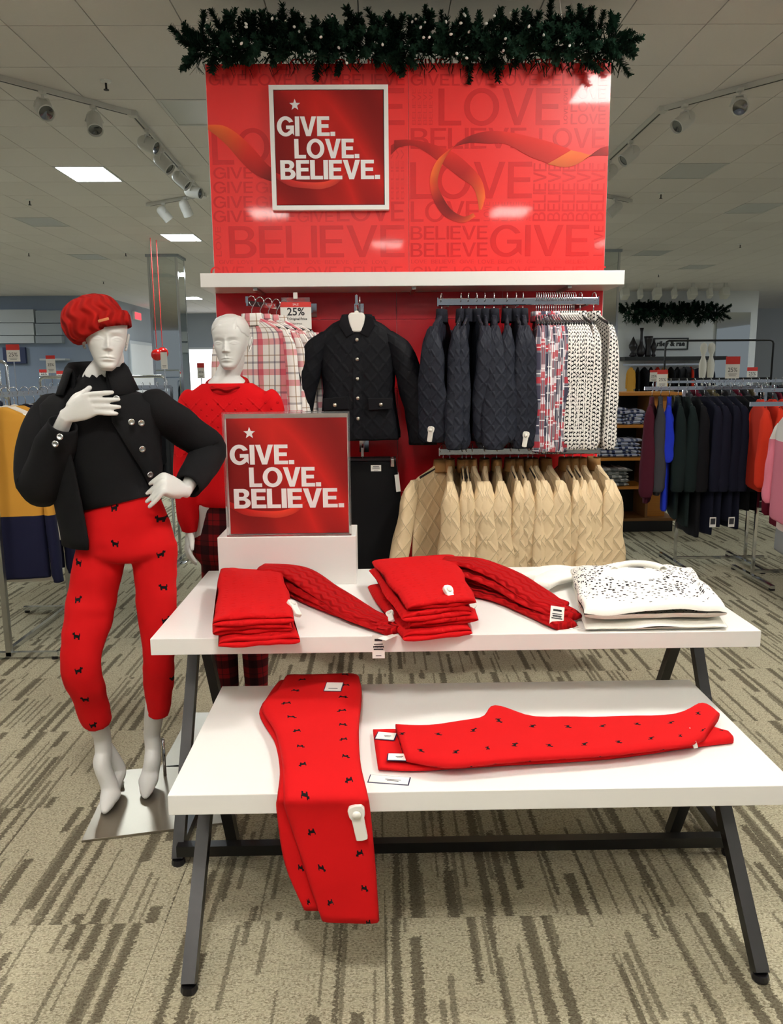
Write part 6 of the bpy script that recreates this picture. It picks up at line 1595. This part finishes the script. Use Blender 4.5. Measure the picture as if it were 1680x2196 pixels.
# ---- boutique wall far right
def wy(px, py): return atY(px, py, 20)
a, b_ = wy(1402, 725), wy(1475, 750)
t = thing('wall_sign', 'black framed sign reading riley & rae on the white back wall', 'sign', ((a.x + b_.x) / 2, 19.98, (a.z + b_.z) / 2))
w, h = (b_.x - a.x) / 2, abs(a.z - b_.z) / 2
fr = MB()
for lo, hi in (((-w, -.03, -h), (w, .02, -h + .03)), ((-w, -.03, h - .03), (w, .02, h)), ((-w, -.03, -h + .03), (-w + .03, .02, h - .03)), ((w - .03, -.03, -h + .03), (w, .02, h - .03))): fr.box2(lo, hi)
fr.build('frame', M['black_metal'], t); MB().box2((-w + .02, .0, -h + .02), (w - .02, .015, h - .02)).build('face', M['w_white'], t)
small_text('lettering', 'riley & rae', .165, M['ink'], t, (0, -.004, 0), (R(90), 0, 0), .002, bold=.008)
a, b_ = wy(1330, 766), wy(1545, 772)
t = thing('boutique_shelf', 'long dark shelf on the white back wall under the framed sign', 'shelf', ((a.x + b_.x) / 2, 19.8, a.z))
MB().box2((a.x, 19.6, b_.z), (b_.x, 20, a.z)).build('board', M['black_metal'], t, world=True); zs_ = a.z
MB().box2((a.x, 19.7, b_.z - .12), (b_.x - .4, 19.74, b_.z - .08)).build('hang_bar', M['chrome'], t, world=True)
M['vase'] = plain('dark_bronze_vase', (34, 28, 30), .35)
for k, (px, prof, nm) in enumerate(((1352, [(.06, 0), (.15, .03), (.10, .10), (.06, .14), (.16, .26), (.17, .33), (.08, .46), (.02, .56), (.0, .58)], 'pointed lidded urn, leftmost'), (1369, [(.09, 0), (.17, .1), (.16, .22), (.07, .36), (.05, .5), (.05, .7), (.08, .82), (.0, .82)], 'tall narrow necked vase'), (1384, [(.11, 0), (.12, .06), (.10, .2), (.10, .32), (.14, .48), (.18, .58), (.0, .58)], 'flared trumpet vase'), (1396, [(.05, 0), (.09, .03), (.05, .1), (.09, .2), (.12, .28), (.08, .36), (.02, .46), (.0, .47)], 'small lidded urn, rightmost'))):
    x = wy(px, 750).x; o = MB().lathe([(r_ * .62, z_ * .85) for r_, z_ in prof], n=14).build('vase', M['vase'], None, True, loc=(x, 19.78, zs_)); tag(o, 'dark %s of the four on the boutique shelf' % nm, 'vase', 'dark vases on the boutique shelf')
garland('dark_garland', 'dark bushy garland high on the white back wall at the right', wy(1330, 675).x, wy(1530, 675).x, 19.62, wy(1430, 675).z, 130, 0, 8, 1.9)
far_row(10, wy(1340, 780).x, wy(1480, 780).x, 19.72, zs_ - .19, ['c_mustard', 'c_ink_black', 'c_ink_black', 'c_ink_black', 'c_scarlet'], .8, 'hanging top, {} from the left under the boutique shelf', 'tops under the boutique shelf', 240)
for k, (px, mt, nm) in enumerate(((1462, 'c_charcoal', 'charcoal'), (1497, 'c_navy', 'blue'))):
    o = top('jacket', mt, .8, .6, 250 + k, .26, .06, .05, .05); place(o, wy(px, 780).x, 19.66, zs_ - .19, 0, '%s jacket shown from the front under the boutique shelf' % nm, 'jacket', 'front facing jackets under the boutique shelf')
for k, px in enumerate((1510, 1527)):
    p = atY(px, 748, 15.0); t = thing('display_bust', 'white display bust on a pole, %s of two before the boutique wall' % ('left', 'right')[k], 'bust', (p.x, 15, 0), 0, 'white display busts')
    MB().lathe([(.03, p.z - .62), (.06, p.z - .52), (.07, p.z - .40), (.072, p.z - .28), (.05, p.z - .20), (.034, p.z - .15), (.034, p.z - .10), (.06, p.z - .04), (.068, p.z + .03), (.05, p.z + .09), (0, p.z + .115)], n=16, sy=.7).build('bust', M['c_offwhite'], t, True)
    MB().cyl((0, 0, 0), (0, 0, p.z - .60), .02, n=8).build('pole', M['white_plastic'], t); MB().lathe([(0, 0), (.15, 0), (.15, .02), (0, .025)], n=14).build('base', M['white_plastic'], t)
for k, px in enumerate((1341, 1374, 1410, 1447, 1486, 1523, 1555)):
    p = atY(px, 636, 18.2); o = thing('wall_washer', 'small white ceiling spot above the boutique wall, {} from the left'.format(ORD[k]), 'spotlight', (p.x, 18.2, ZC), 0, 'ceiling spots above the boutique wall')
    MB().box2((-.03, -.03, -.12), (.03, .03, 0)).build('stem', M['spot_white'], o); MB().box((0, .02, -.22), (.17, .22, .2) if k % 2 == 0 else (.1, .16, .2), Matrix.Rotation(R(-25), 3, 'X')).build('head', M['spot_white'], o, bevel=.02)
mir = MB().box2((wy(1530, 800).x, 19.93, .2), (wy(1600, 800).x, 19.99, 2.9)).build('wall_mirror', M['mirror']); tag(mir, 'tall mirror at the right end of the white back wall', 'mirror')
